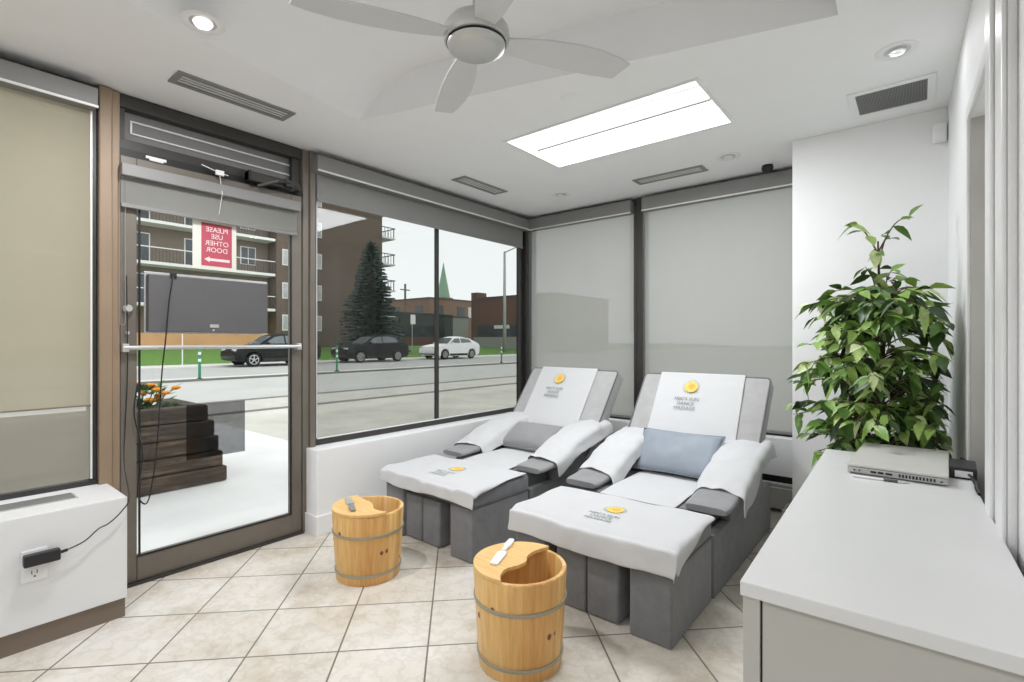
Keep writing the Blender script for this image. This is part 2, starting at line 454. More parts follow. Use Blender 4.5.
# ceiling with a raised tray round the fan
A_ = Vector((-2.67, 1.805)); B_ = Vector((-.264, 2.474)); C_ = Vector((-.21, .30)); D_ = Vector((-2.36, .12))
def build_ceiling():
    bm = bmesh.new()
    outer = [(-3.6, -4.3), (3.1, -4.3), (3.1, 4.7), (-3.6, 4.7)]
    inner = [A_, B_, C_, D_]
    ev = []
    for loop in (outer, inner):
        vs = [bm.verts.new((p[0], p[1], CEIL)) for p in loop]
        for i in range(len(vs)): ev.append(bm.edges.new((vs[i], vs[(i + 1) % len(vs)])))
    bmesh.ops.triangle_fill(bm, use_beauty=True, edges=ev)
    bad = [f for f in bm.faces if (lambda c: _inside(c, inner))(f.calc_center_median())]
    bmesh.ops.delete(bm, geom=bad, context='FACES_ONLY')
    prof = [(0, 0), (.04, .045), (.09, .092), (.15, .135), (.22, .175), (.31, .208), (.42, .228), (.55, .238), (.70, .24)]
    ab = (B_ - A_).normalized(); dc = (C_ - D_).normalized()
    far = [A_ + ab * s for s, h in prof] + [B_]; near = [D_ + dc * s for s, h in prof] + [C_]
    hs = [h for s, h in prof] + [.24]
    fv = [bm.verts.new((p.x, p.y, CEIL + h)) for p, h in zip(far, hs)]; nv = [bm.verts.new((p.x, p.y, CEIL + h)) for p, h in zip(near, hs)]
    for i in range(len(fv) - 1):
        f = bm.faces.new((fv[i], fv[i + 1], nv[i + 1], nv[i])); f.smooth = True
    lo = [bm.verts.new((p.x, p.y, CEIL)) for p in far]; hi = [bm.verts.new((p.x, p.y, CEIL + h)) for p, h in zip(far, hs)]
    for i in range(len(lo) - 1): bm.faces.new((lo[i], lo[i + 1], hi[i + 1], hi[i])) if hs[i] > 0 else bm.faces.new((lo[i], lo[i + 1], hi[i + 1]))
    lo = [bm.verts.new((p.x, p.y, CEIL)) for p in near]; hi = [bm.verts.new((p.x, p.y, CEIL + h)) for p, h in zip(near, hs)]
    for i in range(len(lo) - 1): bm.faces.new((lo[i], lo[i + 1], hi[i + 1], hi[i])) if hs[i] > 0 else bm.faces.new((lo[i], lo[i + 1], hi[i + 1]))
    q = [(B_.x, B_.y, CEIL), (C_.x, C_.y, CEIL), (C_.x, C_.y, CEIL + .24), (B_.x, B_.y, CEIL + .24)]
    bm.faces.new([bm.verts.new(p) for p in q])
    bmesh.ops.recalc_face_normals(bm, faces=bm.faces)
    me = bpy.data.meshes.new('ceiling'); bm.to_mesh(me); bm.free(); me.materials.append(M['ceiling'])
    o = bpy.data.objects.new('ceiling', me); COL.objects.link(o); struct(o)
def _inside(c, poly):
    r = False; n = len(poly)
    for i in range(n):
        a, b = poly[i], poly[(i + 1) % n]
        if (a[1] > c.y) != (b[1] > c.y) and c.x < (b[0] - a[0]) * (c.y - a[1]) / (b[1] - a[1]) + a[0]: r = not r
    return r
build_ceiling()
struct(MB().box(-3.75, 3.2, -4.4, 4.85, 2.97, 3.15).build('roof_slab', 'concrete'))
# fascia closing the gap between ceiling and roof all round
fb = MB().box(-3.62, -3.5, -2.2, 4.7, 2.66, 2.97).box(-3.5, 3.1, 4.56, 4.7, 2.66, 2.97).box(1.8, 1.9, -2.2, 4.7, 0, 2.97).box(-3.5, 1.9, -2.2, -2.1, 0, 2.97)
struct(fb.build('wall_rear', 'wall'))
# left wall: solid part behind the camera, low wall under window 2, spandrel under window 1
w = MB().box(-3.52, -3.40, -4.3, -1.05, 0, 2.7).box(-3.52, -3.42, -1.05, .68, 0, .56)
struct(w.build('wall_left', 'wall'))
struct(MB().box(-3.50, -3.23, 1.84, 4.5, 0, .588, .006).build('wall_under_window', 'wall'))
struct(MB().box(-3.235, -3.212, 1.828, 4.36, 0, .135, .005).box(-3.40, -3.23, 1.828, 1.842, 0, .135, .004).build('baseboard_left', 'trim_white'))
# back low wall and the white pier in the corner
struct(MB().box(-3.23, -1.22, 4.36, 4.56, 0, .585, .005).box(-1.22, -.66, 4.36, 4.56, .29, .585, .004).box(-1.22, -.66, 4.46, 4.56, 0, .29).build('wall_back', 'wall'))
struct(MB().box(-.672, R + .08, 3.84, 4.6, 0, 2.7, .004).build('wall_pier', 'wall'))
# right wall with door opening
rw = MB().box(0, .14, -1.10, .2, 0, 2.7).box(0, .14, -2.44, -1.10, 2.24, 2.7).box(0, .14, -2.44, -2.06, 0, 2.24).box(.14, 3.0, -2.44, -2.32, 0, 2.7)
o = rw.build('wall_right', 'wall'); o.location = WALL_PIVOT; o.rotation_euler = (0, 0, WALL_TURN); struct(o)
d2 = sroot('door_2', WALL_PIVOT); d2.rotation_euler = (0, 0, WALL_TURN)
MB().box(.055, .095, -2.06, -1.10, .01, 2.235, .003).box(.045, .056, -1.95, -1.25, .25, 1.0, .004).box(.045, .056, -1.95, -1.25, 1.15, 2.05, .004).build('door_panel', 'trim_white', d2)
MB().box(-.020, 0, -2.10, -1.74, 0, 2.36, .006).box(-.030, -.020, -2.10, -2.0, 0, 2.36, .005).box(-.030, -.020, -1.90, -1.80, 0, 2.36, .005).box(-.012, .0, -1.10, -1.05, 0, 2.29, .004).box(-.012, .0, -1.74, -1.10, 2.24, 2.29, .004).build('door_casing', 'trim_white', d2)
MB().box(.0, .12, -1.115, -1.10, 0, 2.24).box(.0, .12, -2.06, -2.045, 0, 2.24).build('door_jamb', 'desk_side', d2)

# ---- shop front, left wall
MB_ = MB().box(L - .08, L + .05, .68, .735, 0, 2.695, .006).box(L - .06, L + .035, .735, .772, 0, 2.695, .006)
struct(MB_.build('trim_1', 'bronze'))
struct(MB().box(L - .08, L + .03, 1.812, 1.86, 0, 2.695, .005).box(L - .07, L + .045, 1.86, 1.902, 0, 2.695, .005).build('trim_2', 'bronze_dark'))
struct(MB().box(L - .05, L + .012, 4.32, 4.36, .58, 2.695, .004).box(L - .04, L + .05, 4.37, 4.50, .58, 2.695, .006).box(L - .045, L - .01, 4.35, 4.38, .58, 2.69).build('trim_3', 'post_dark'))
# window 1
w1 = sroot('window_1', (L, -.2, 0))
MB().box(-.06, .02, -.85, .88, .562, .615, .006).box(-.05, .01, .845, .88, .615, 2.69, .004).box(-.06, .02, -.85, -.79, .6, 2.69).box(-.06, .02, -.85, .88, 2.60, 2.69).build('window_frame', 'frame_dark', w1)
MB().box(-.032, -.026, -.80, .85, .61, 2.62).build('glass_pane', 'glass_clear', w1)
# window 2
w2 = sroot('window_2', (L, 3.16, 0))
MB().box(-.05, .012, -1.26, 1.26, .588, .632, .005).box(-.05, .01, -1.26, -1.235, .63, 2.69).box(-.05, .01, -1.26, 1.26, 2.62, 2.69).build('window_frame', 'frame_dark', w2)
MB().box(.0, .008, -1.235, 1.25, .632, .641).box(.0, .008, -1.238, -1.226, .63, 2.5).build('bright_bead', 'white_plastic', w2)
MB().box(-.035, -.005, -.058, -.026, .63, 2.65, .003).build('center_mullion', 'frame_dark', w2)
MB().box(-.026, -.020, -1.235, 1.25, .62, 2.64).build('glass_pane', 'glass_tint', w2)
# transom over the door
tr = sroot('transom_1', (L, 1.29, 2.54))
MB().box(-.07, .02, -.52, .52, .085, .158, .004).box(-.07, .01, -.52, .52, -.145, -.085, .004).box(-.07, 0, -.52, -.49, -.09, .09).box(-.07, 0, .46, .52, -.09, .09).build('transom_frame', 'frame_dark', tr)
MB().box(-.055, -.045, -.50, .48, -.09, .09).build('transom_panel', 'panel_grey', tr)
MB().box(-.045, -.036, -.45, .46, .034, .042).box(-.045, -.036, -.45, .46, -.034, -.026).box(-.045, -.036, -.456, -.447, -.034, .042).build('white_strip', 'white_plastic', tr)
# door 1
d1 = sroot('door_1', (L, 1.29, 0))
df = MB().box(-.025, .025, -.515, -.44, .012, 2.36, .004).box(-.025, .025, .443, .517, .012, 2.36, .004).box(-.025, .03, -.44, .443, .012, .148, .005).box(-.025, .025, -.44, .443, 2.10, 2.36, .004)
df.build('door_frame', 'bronze_dark', d1)
MB().box(-.005, .004, -.44, .443, .146, 2.11).build('glass_pane', 'glass_clear', d1)
MB().box(.026, .032, -.435, -.425, .148, 2.1).box(.026, .032, .43, .442, .148, 2.1).box(.026, .034, -.44, .443, .146, .156).build('glazing_bead', 'black', d1)
MB().box(-.07, .06, -.52, .52, 0, .012, .003).build('threshold', 'frame_dark', d1)
pb = MB().tube([(.062, -.51, 1.308), (.062, .49, 1.308)], .012, 10).box(.02, .07, -.515, -.485, 1.285, 1.33, .004).box(.02, .07, .465, .495, 1.285, 1.33, .004)
pb.build('push_bar', 'alu', d1, True, 40)
MB().lathe([(.022, 0), (.022, .02), (.016, .026), (.016, .04)], 16, (.024, -.485, 1.523), 'x').lathe([(.010, 0), (.010, .012)], 12, (.024, -.485, 1.39), 'x').build('lock_cylinder', 'steel', d1, True, 40)
dc = MB().box(.026, .09, .13, .36, 2.372, 2.432, .006).build('closer_body', 'frame_dark', d1)
MB().tube([(.10, .40, 2.415), (.13, .30, 2.395), (.06, .20, 2.352)], .012, 6).tube([(.10, .40, 2.40), (.10, .46, 2.385), (.03, .47, 2.37)], .014, 6).box(.06, .11, .36, .42, 2.385, 2.43, .004).build('closer_arm', 'frame_dark', d1)
MB().box(.03, .094, .13, .145, 2.37, 2.435, .003).build('closer_cap', 'black', d1)
MB().box(.022, .03, -.40, -.30, 2.372, 2.388, .002).box(.022, .036, -.385, -.315, 2.362, 2.384, .003).build('alarm_contact', 'white_plastic', d1)
MB().box(-.02, .022, -.52, .52, 2.345, 2.40).build('head_gap', 'black', d1)

# back windows
w3 = sroot('window_3', (-2.7, B, 0))
MB().box(-.72, .6, .0, .07, .585, .62, .004).box(-.72, .6, .0, .07, 2.6, 2.69).box(-.72, -.64, 0, .07, .6, 2.65).build('window_frame', 'frame_dark', w3)
MB().box(-.66, .6, .045, .051, .6, 2.62).build('glass_pane', 'glass_clear', w3)
w4 = sroot('window_4', (-1.35, B, 0))
MB().box(-.66, .68, .0, .07, .585, .62, .004).box(-.66, .68, .0, .07, 2.6, 2.69).box(.64, .68, 0, .07, .6, 2.65).build('window_frame', 'frame_dark', w4)
MB().box(-.66, .66, .045, .051, .6, 2.62).build('glass_pane', 'glass_clear', w4)
struct(MB().box(-2.115, -2.085, B - .03, B + .08, .585, 2.695, .004).box(-2.072, -2.01, B - .055, B + .08, .585, 2.695, .006).box(-2.09, -2.06, B - .02, B + .06, .585, 2.69).build('trim_4', 'frame_dark'))

# ------------------------------------------------------------------ roller blinds
def blind(name, label, loc, axis, length, case, fabric, fab_d, z_bot, mats, bar=True, ztop=2.55, lip=True, sheer=None, chain=None):
    """axis 'y': runs along y on the left wall (front towards +x); axis 'x': along x on the back wall (front towards -y)"""
    root = thing(name, label, 'blind', loc)
    def bx(mb, a0, a1, d0, d1, z0, z1, bev=0):
        if axis == 'y': mb.box(d0, d1, a0, a1, z0, z1, bev)
        else: mb.box(a0, a1, -d1, -d0, z0, z1, bev)
        return mb
    c0, c1, cz0, cz1 = case
    bx(MB(), 0, length, c0, c1, cz0, cz1, .004).build('cassette', 'valance', root)
    if lip: bx(MB(), 0, length, c1 - .002, c1 + .006, cz0 - .006, cz0 + .006).build('cassette_lip', 'valance_lip', root)
    a0, a1 = fabric
    cloth = MB()
    if axis == 'y': cloth.grid(lambda u, v: (fab_d, lerp(a0, a1, u), lerp(z_bot, ztop, v)), 4, 4)
    else: cloth.grid(lambda u, v: (lerp(a0, a1, u), -fab_d, lerp(z_bot, ztop, v)), 4, 4)
    cloth.build('fabric', mats, root)
    if bar and sheer: bx(MB(), a0, a1, fab_d - .003, fab_d + .004, z_bot - .007, z_bot, .001).build('bottom_bar', 'toe', root)
    elif bar: bx(MB(), a0, a1, fab_d - .006, fab_d + .010, z_bot - .022, z_bot, .004).build('bottom_bar', 'valance', root)
    if sheer:
        MB().grid(lambda u, v: (fab_d - .004, lerp(a0, a1, u), lerp(sheer, z_bot - .003, v)), 4, 4).build('sheer_panel', 'screen_sheer', root)
        MB().box(fab_d - .006, fab_d + .002, a1 - .002, a1 + .006, sheer, 2.55).build('side_bead', 'valance_lip', root)
    if chain:
        a, d, zt, zb = chain
        pts = []
        for k in range(13):
            z = lerp(zt, zb, k / 12); pts.append((d, a, z) if axis == 'y' else (a, -d, z))
        for k in range(1, 7):
            t = k / 6 * PI; da = .012 * (1 - math.cos(t)); dz = -.02 * math.sin(t)
            pts.append((d, a + da, zb + dz) if axis == 'y' else (a + da, -d, zb + dz))
        for k in range(1, 13):
            z = lerp(zb, zt, k / 12); pts.append((d, a + .024, z) if axis == 'y' else (a + .024, -d, z))
        MB().tube(pts, .0016, 5).build('pull_chain', 'grille', root)
    return root
blind('roller_blind', 'beige roller blind drawn down over the window left of the glass door', (L, -.8, 0), 'y', 1.462, (.015, .12, 2.548, 2.645), (.03, 1.448), .035, 1.012, 'screen_beige', sheer=.625)
blind('roller_blind', 'short pale grey blind rolled up across the top of the glass door', (L, .765, 0), 'y', 1.0, (.045, .10, 2.235, 2.30), (.005, .99), .055, 2.092, M['screen_grey'], lip=False, ztop=2.25, chain=(-.0, .06, 2.25, 1.45))
blind('roller_blind', 'grey roller blind mostly raised above the big street window beside the recliners', (L, 1.875, 0), 'y', 2.495, (.015, .12, 2.548, 2.658), (.04, 2.44), .04, 2.372, M['valance'])
blind('roller_blind', 'grey screen blind fully lowered in the back window nearest the corner, beside its pull chain', (-3.335, B, 0), 'x', 1.225, (.012, .11, 2.552, 2.672), (.0, 1.219), .025, .628, 'screen_grey', chain=(1.192, .03, 2.55, 1.45))
blind('roller_blind', 'wide grey screen blind fully lowered in the back window next to the white pier', (-2.0, B, 0), 'x', 1.325, (.012, .11, 2.552, 2.672), (.0, 1.323), .025, .628, 'screen_grey')

# ------------------------------------------------------------------ things on the shop front
h = thing('heater_cabinet', 'low white boxed heater cover below the beige blind, left of the door', 'heater cover', (-3.2, 0, 0))
MB().box(-.20, .205, -1.0, .716, .098, .588, .006).build('cabinet_body', 'cover_white', h)
MB().box(-.20, .182, -1.0, .712, 0, .099).build('toe_kick', 'toe', h)
g = MB().box(-.06, .05, -.9, .56, .588, .592)
g.build('top_grille', 'desk_side', h)
g = MB()
for k in range(7): g.box(-.055 + k * .015, -.049 + k * .015, -.89, .55, .592, .597)
g.build('grille_slats', 'grille', h)
o_ = thing('power_outlet', 'white double wall outlet on the front of the heater cover', 'outlet', (-2.994, .385, .37))
MB().box(-.001, .006, -.042, .042, -.068, .068, .004).build('cover_plate', 'white_plastic', o_)
MB().box(.006, .008, -.018, .018, -.052, -.014, .001).build('socket_face', 'trim_white', o_)
MB().box(.006, .008, -.018, .018, .014, .052, .001).build('socket_face', 'trim_white', o_)
MB().box(.008, .009, -.011, -.008, -.035, -.02).box(.008, .009, .006, .009, -.035, -.02).box(.008, .009, -.003, .003, -.05, -.043).build('socket_slot', 'black', o_)
ad = thing('plug_adapter', 'black plug-in power adapter on the outlet with a thin cord rising to the door', 'adapter', (-2.984, .40, .40))
MB().box(-.0, .042, -.055, .065, -.022, .028, .008).build('adapter_body', 'black_plastic', ad)
MB().tube([(.02, .062, .006), (.02, .09, .010)], .007, 8).build('strain_relief', 'black_plastic', ad)
cp = catmull([(.02, .088, .010), (.018, .15, .03), (.014, .20, .07), (.012, .24, .085), (.010, .29, .13), (.006, .318, .19), (-.30, .37, .30), (-.36, .39, .5), (-.362, .40, .8), (-.358, .395, 1.3)], 6)
MB().tube(cp, .0028, 6).build('adapter_cord', 'black_plastic', ad)

sb = thing('sign_box', 'grey rectangular back of a hanging sign box mounted inside the door glass', 'sign', (L + .027, 1.215, 1.56))
MB().box(.0, .012, -.335, .345, -.172, .176, .003).build('sign_rim', 'alu', sb)
MB().box(.012, .062, -.328, .326, -.163, .158, .006).build('sign_body', 'sign_grey', sb)
MB().box(.062, .066, -.02, .03, -.135, -.115, .001).lathe([(.006, 0), (.006, .008)], 10, (.058, 0, -.15), 'x').build('maker_tag', 'alu', sb)
cp = catmull([(.03, -.21, .165), (.072, -.215, .15), (.075, -.235, .0), (.074, -.25, -.2), (.05, -.262, -.4), (.03, -.275, -.75), (.03, -.30, -1.0), (.03, -.33, -1.12), (.03, -.37, -1.05), (.03, -.345, -.85), (.03, -.385, -.62), (.03, -.37, -.45)], 7)
MB().tube(cp, .004, 6).build('power_cord', 'black_plastic', sb)
MB().box(.05, .075, -.225, -.195, .145, .175, .004).build('cord_clip', 'black', sb)

ps = thing('paper_notice', 'red notice in a clear sleeve hung by a string on the door glass', 'sign', (L + .02, 1.247, 1.93))
MB().box(.0, .004, -.122, .126, -.148, .152, .001).build('paper_sleeve', 'paper', ps)
MB().box(.004, .006, -.075, .098, -.125, .135).build('red_card', 'sign_red', ps)
t = MB(); tm = text_mesh('PLEASE\nUSE\nOTHER\nDOOR', .041, line=1.0)
# the wording faces the street, so from indoors it reads reversed
t.join(tm, Matrix.Translation((.0068, .012, .035)) @ Matrix(((0, 0, 1, 0), (-1, 0, 0, 0), (0, 1, 0, 0), (0, 0, 0, 1))))
t.build('reversed_lettering', 'sign_text', ps)
MB().prism([(-.06, -.085), (-.03, -.068), (-.03, -.078), (.085, -.078), (.085, -.094), (-.03, -.094), (-.03, -.103)], .0062, .0070, 'x').build('arrow', 'sign_text', ps)
MB().tube([(.006, .012, .15), (.04, .012, .2), (.085, .012, .31), (.045, .012, .44)], .0018, 5).tube([(.05, -.09, .47), (.05, .012, .445), (.05, .06, .44)], .003, 5).box(.04, .055, -.012, .035, .43, .46, .002).build('string', 'white_plastic', ps)
tag(MB().box(L + .0055, L + .0075, 1.098, 1.432, .633, .962).build('window_film', 'film'), 'dark see-through square film stuck low on the door glass', 'film')

# ------------------------------------------------------------------ ceiling fittings
f = thing('ceiling_fan', 'silver four-blade ceiling fan with a brushed steel hub', 'fan', (-1.25, 1.333, 2.388))
MB().lathe([(.02, .0), (.075, .004), (.102, .018), (.106, .03)], 40, (0, 0, .0)).build('light_cap', 'steel', f, True, 50)
MB().lathe([(.100, .031), (.1085, .031), (.1085, .036), (.100, .036)], 40).build('dark_ring', 'black', f, True, 40)
MB().lathe([(.102, .036), (.116, .040), (.121, .06), (.118, .085), (.10, .11), (.06, .125), (.02, .13)], 40).build('motor_housing', 'steel', f, True, 40)
MB().tube([(0, 0, .12), (0, 0, .52)], .014, 12).build('downrod', 'steel', f, True, 40)
MB().lathe([(.02, .47), (.06, .49), (.07, .535), (.07, .54)], 28).build('ceiling_canopy', 'steel', f, True, 40)
def blade_bm():
    b = MB(); out = [(.095, -.030), (.16, -.048), (.26, -.070), (.38, -.082), (.48, -.080), (.57, -.064), (.625, -.045), (.60, .048), (.50, .056), (.36, .060), (.24, .056), (.15, .045), (.095, .032)]
    b.prism(out, -.004, .004, 'z', .0015)
    return b
for k, ang in enumerate((60, 148, 240, 328)):
    # pitch about the blade's own axis, then turn to its heading
    m = Matrix.Rotation(math.radians(ang), 4, 'Z') @ Matrix.Rotation(math.radians(-9), 4, 'X')
    bl = blade_bm().xf(Matrix.Translation((0, 0, .055)) @ m).build('blade', 'blade', f)
    MB().box(.10, .17, -.018, .018, .004, .012, .003).xf(Matrix.Translation((0, 0, .055)) @ m).build('blade_bracket', 'steel', bl)

def troffer(x, y, label):
    r = thing('ceiling_light', label, 'ceiling light', (x, y, CEIL))
    a, b = .655, .338
    MB().box(-a, a, -b, -b + .02, -.006, .0).box(-a, a, b - .02, b, -.006, .0).box(-a, -a + .02, -b + .02, b - .02, -.006, .0).box(a - .02, a, -b + .02, b - .02, -.006, .0).build('frame', 'white_plastic', r)
    MB().box(-a + .02, a - .02, -b + .02, b - .02, -.003, -.001).build('diffuser', 'lamp_on', r)
    MB().box(-a + .1, a - .02, -.085, -.065, -.014, -.003, .002).build('lens_rib', 'alu', r)
    MB().box(-a + .06, a - .02, -b + .075, -b + .085, -.008, -.003, .001).box(-a + .06, a - .02, .03, .04, -.007, -.003, .001).build('edge_rib', 'white_plastic', r)
    return r
troffer(-1.54, 2.94, 'long rectangular lit ceiling panel between the fan and the back blinds')

def downlight(x, y, label, lit):
    r = thing('downlight', label, 'ceiling light', (x, y, CEIL), 0, 'round recessed downlights')
    MB().lathe([(.052, -.002), (.078, -.006), (.085, -.003), (.085, 0), (.052, 0)], 36, cap=False).build('trim_ring', 'white_plastic', r, True, 40)
    MB().lathe([(.001, -.001), (.052, -.001), (.052, -.0025), (.001, -.0025)], 30, cap=False).build('reflector', 'alu', r)
    MB().lathe([(.004, -.014), (.03, -.012), (.037, -.003)], 24).build('bulb', 'lamp_bulb' if lit else 'trim_white', r, True)
downlight(*DOWNS[0], 'bright round downlight above the glass door near the long slot vent', True)
downlight(*DOWNS[1], 'oval-looking round downlight beside the square return grille', False)
downlight(*DOWNS[2], 'small round downlight near the black camera dome by the back blind', False)
downlight(*DOWNS[3], 'small round downlight in the corner where the two window walls meet', False)
for nm, x, y, lx, ly, lab in [('ceiling_vent', -2.955, 1.20, .16, .61, 'long slot air vent in the ceiling over the glass door'),
                              ('ceiling_vent', -2.97, 3.22, .16, .55, 'slot air vent in the ceiling over the big street window'),
                              ('ceiling_vent', -1.59, 3.99, .58, .155, 'slot air vent in the ceiling in front of the back blinds')]:
    r = thing(nm, lab, 'vent', (x, y, CEIL), 0, 'slot air vents')
    hx, hy = lx / 2, ly / 2
    MB().box(-hx, hx, -hy, -hy + .03, -.008, 0, .002).box(-hx, hx, hy - .03, hy, -.008, 0, .002).box(-hx, -hx + .03, -hy + .03, hy - .03, -.008, 0, .002).box(hx - .03, hx, -hy + .03, hy - .03, -.008, 0, .002).build('vent_frame', 'grille', r)
    MB().box(-hx + .03, hx - .03, -hy + .03, hy - .03, -.002, 0).build('vent_void', 'grille_dark', r)
    s = MB()
    for k in range(3):
        q = -.03 + .03 * k
        if ly > lx: s.box(q - .006, q + .006, -hy + .03, hy - .03, -.007, -.002)
        else: s.box(-hx + .03, hx - .03, q - .006, q + .006, -.007, -.002)
    s.build('vent_slats', 'valance_lip', r)
r = thing('return_grille', 'square dark-meshed return air grille in the ceiling near the right wall', 'vent', (-.124, 3.495, CEIL))
MB().box(-.19, .19, -.19, -.15, -.008, 0, .002).box(-.19, .19, .15, .19, -.008, 0, .002).box(-.19, -.155, -.15, .15, -.008, 0, .002).box(.155, .19, -.15, .15, -.008, 0, .002).build('grille_frame', 'trim_white', r)
MB().box(-.155, .155, -.15, .15, -.002, 0).build('grille_void', 'grille_dark', r)
s = MB()
for k in range(48): s.box(-.152 + k * .0064, -.149 + k * .0064, -.15, .15, -.006, -.002)
s.build('grille_bars', 'grille', r)
tag(MB().lathe([(.001, -.006), (.05, -.006), (.058, 0), (.001, 0)], 28, (-1.507, 2.375, CEIL)).build('ceiling_cover_plate', 'ceiling', None, True, 40), 'small round white cover plate in the ceiling beside the lit panel', 'cover plate')
r = thing('security_camera', 'small black dome camera on the ceiling edge by the white pier', 'security camera', (-.905, 4.21, CEIL))
MB().lathe([(.001, -.012), (.035, -.012), (.038, 0), (.001, 0)], 24).build('camera_base', 'white_plastic', r, True, 40)
MB().lathe([(.002, -.075), (.022, -.070), (.037, -.052), (.042, -.030), (.038, -.012)], 24).build('camera_dome', 'black_plastic', r, True)
r = thing('motion_sensor', 'small white motion sensor high on the pier near the right wall', 'motion sensor', (.088, 3.84, 2.55))
MB().box(-.034, .034, -.045, -.001, -.055, .055, .016, 3).build('sensor_body', 'white_plastic', r, True, 40)
MB().box(-.024, .024, -.050, -.044, -.045, .0, .003).build('sensor_lens', 'trim_white', r)

# low wall unit in the back corner
r = thing('wall_heater', 'dark recessed wall heater with pale fins low behind the right recliner', 'heater', (-.94, 4.40, 0))
MB().box(-.265, .255, .0, .055, .02, .288).build('heater_case', 'black', r)
MB().box(-.25, .215, -.035, .0, .03, .232, .004).build('heater_front', 'desk_side', r)
MB().box(-.25, .215, -.045, -.035, .222, .236, .002).box(-.25, .215, -.042, -.034, .19, .198, .002).build('heater_fins', 'trim_white', r)
MB().tube(catmull([(.225, -.055, .27), (.24, -.065, .2), (.225, -.075, .12), (.18, -.09, .06), (.14, -.11, .035)], 6), .008, 8).build('heater_cord', 'black_plastic', r, True)
r = thing('cable_plug', 'small white plug standing on the floor behind the right recliner', 'plug', (-.775, 4.15, 0))
MB().box(-.02, .02, -.015, .015, 0, .10, .006).build('plug_body', 'trim_white', r)
MB().tube(catmull([(0, 0, .10), (.01, .03, .13), (.03, .08, .12)], 5), .006, 6).build('plug_cord', 'trim_white', r)

# ------------------------------------------------------------------ recliners
ARM = [(.60, .470), (.70, .478), (.80, .496), (.91, .542), (1.03, .592), (1.17, .636), (1.3, .662), (1.45, .674), (1.56, .670)]
BK0 = Vector((0, 1.235, .44)); BK1 = Vector((0, 1.745, 1.09))    # front face of the backrest, bottom and top
BKD = (BK1 - BK0).normalized(); BKN = Vector((0, -BKD.z, BKD.y))  # unit up-slope; outward (towards the sitter)
def pipe_rect(x0, x1, p0, p1, r=.008):
    c = .03
    pts = [(x0, *p0), (x1, *p0), (x1, *p1), (x0, *p1)]
    V = [Vector(p) for p in pts]; out = []
    for i in range(4):
        a, b, d = V[i - 1], V[i], V[(i + 1) % 4]
        u = (a - b).normalized() * c; w = (d - b).normalized() * c
        for k in range(5):
            t = k / 4
            out.append((b + u) * (1 - t) ** 2 + b * 2 * t * (1 - t) + (b + w) * t * t)
    return MB().tube(out, r, 6, True)
def recliner(label, loc, rz):
    root = thing('massage_recliner', label, 'recliner', loc, rz, 'reclining massage chairs')
    hw = .435
    # leg rest
    lt = MB().box(-hw, hw, 0, .548, .33, .428, .022, 3).build('legrest_top', 'fabric', root, True, 40)
    for s in (-1, 1):
        a, b = sorted((s * .236, s * hw))
        MB().box(a, b, .004, .545, .0, .332, .014, 3).build('legrest_side', 'fabric', root, True, 40)
    MB().box(-.22, .22, .49, .53, .01, .33).build('legrest_gap_shade', 'gap_shade', root)  # dark filler standing in for the shade under the leg rest
    MB().tube([(-hw + .01, .001, .338), (hw - .01, .001, .338)], .004, 6).tube([(hw + .0005, .01, .338), (hw + .0005, .54, .338)], .004, 6).build('legrest_piping', 'piping', root)
    # seat base: open-topped box
    MB().box(hw - .045, hw + .005, .562, 1.835, .0, .335, .012, 3).build('side_panel', 'fabric', root, True, 40)
    MB().box(-hw - .005, -hw + .045, .562, 1.835, .0, .335, .012, 3).build('side_panel', 'fabric', root, True, 40)
    MB().box(-hw + .045, hw - .045, 1.79, 1.835, .0, .333, .012, 3).build('rear_panel', 'fabric', root, True, 40)
    MB().box(-hw + .045, hw - .045, .562, .60, .0, .333, .006).build('front_panel', 'fabric', root, True, 40)
    MB().box(-.375, .375, .605, 1.50, .25, .425, .035, 4).build('seat_cushion', 'fabric', root, True, 40)
    # backrest
    bw = .465
    prof = []
    th = .125
    p = [BK0 - BKD * .02, BK1, BK1 - BKN * th, BK0 - BKD * .02 - BKN * th]
    bk = MB(); bk.prism([(v.y, v.z) for v in p], -bw, bw, 'x', .022)
    bk.build('backrest', 'fabric_pad', root, True, 40)
    q = [BK0 + BKN * -.002, BK1 - BKD * .006 + BKN * -.006]
    pp = pipe_rect(-bw + .004, bw - .004, (q[0].y, q[0].z), (q[1].y, q[1].z), .007)
    pp.build('backrest_piping', 'piping', root, True)
    # arms: a padded hand rest sloping up to the back, on an upright support
    for s in (-1, 1):
        xc = s * .385; w_ = .116
        def f(u, v, xc=xc):
            y = lerp(.595, 1.56, u); zt = interp(ARM, y)
            th = lerp(.040, .095, smooth((y - .66) / .36))
            a = v * 2 * PI
            ex = math.copysign(abs(math.cos(a)) ** .45, math.cos(a)); ez = math.copysign(abs(math.sin(a)) ** .5, math.sin(a))
            ends = min(1, u / .035, (1 - u) / .035); k = .90 + .10 * math.sqrt(max(0, ends))
            return (xc + ex * w_ * k, y, zt - th / 2 + ez * th / 2 * k)
        am = MB(); am.grid(f, 30, 24)
        bmesh.ops.remove_doubles(am.bm, verts=am.bm.verts, dist=1e-5)
        be = [e for e in am.bm.edges if e.is_boundary]; bmesh.ops.holes_fill(am.bm, edges=be)
        bmesh.ops.recalc_face_normals(am.bm, faces=am.bm.faces)
        am.build('armrest', 'fabric_arm', root, True, 50)
        pts = [(.82, .30), (1.55, .30), (1.55, .575), (1.3, .568), (1.1, .525), (.96, .455), (.82, .42)]
        x0, x1 = sorted((s * .30, s * .432))
        if s > 0: x0, x1 = .392, .452
        else: x0, x1 = -.452, -.392
        MB().prism([(a, b + .036 if b < .31 else b - .004) for a, b in pts], x0, x1, 'x', .012).build('arm_support', 'fabric', root, True, 40)
    return root
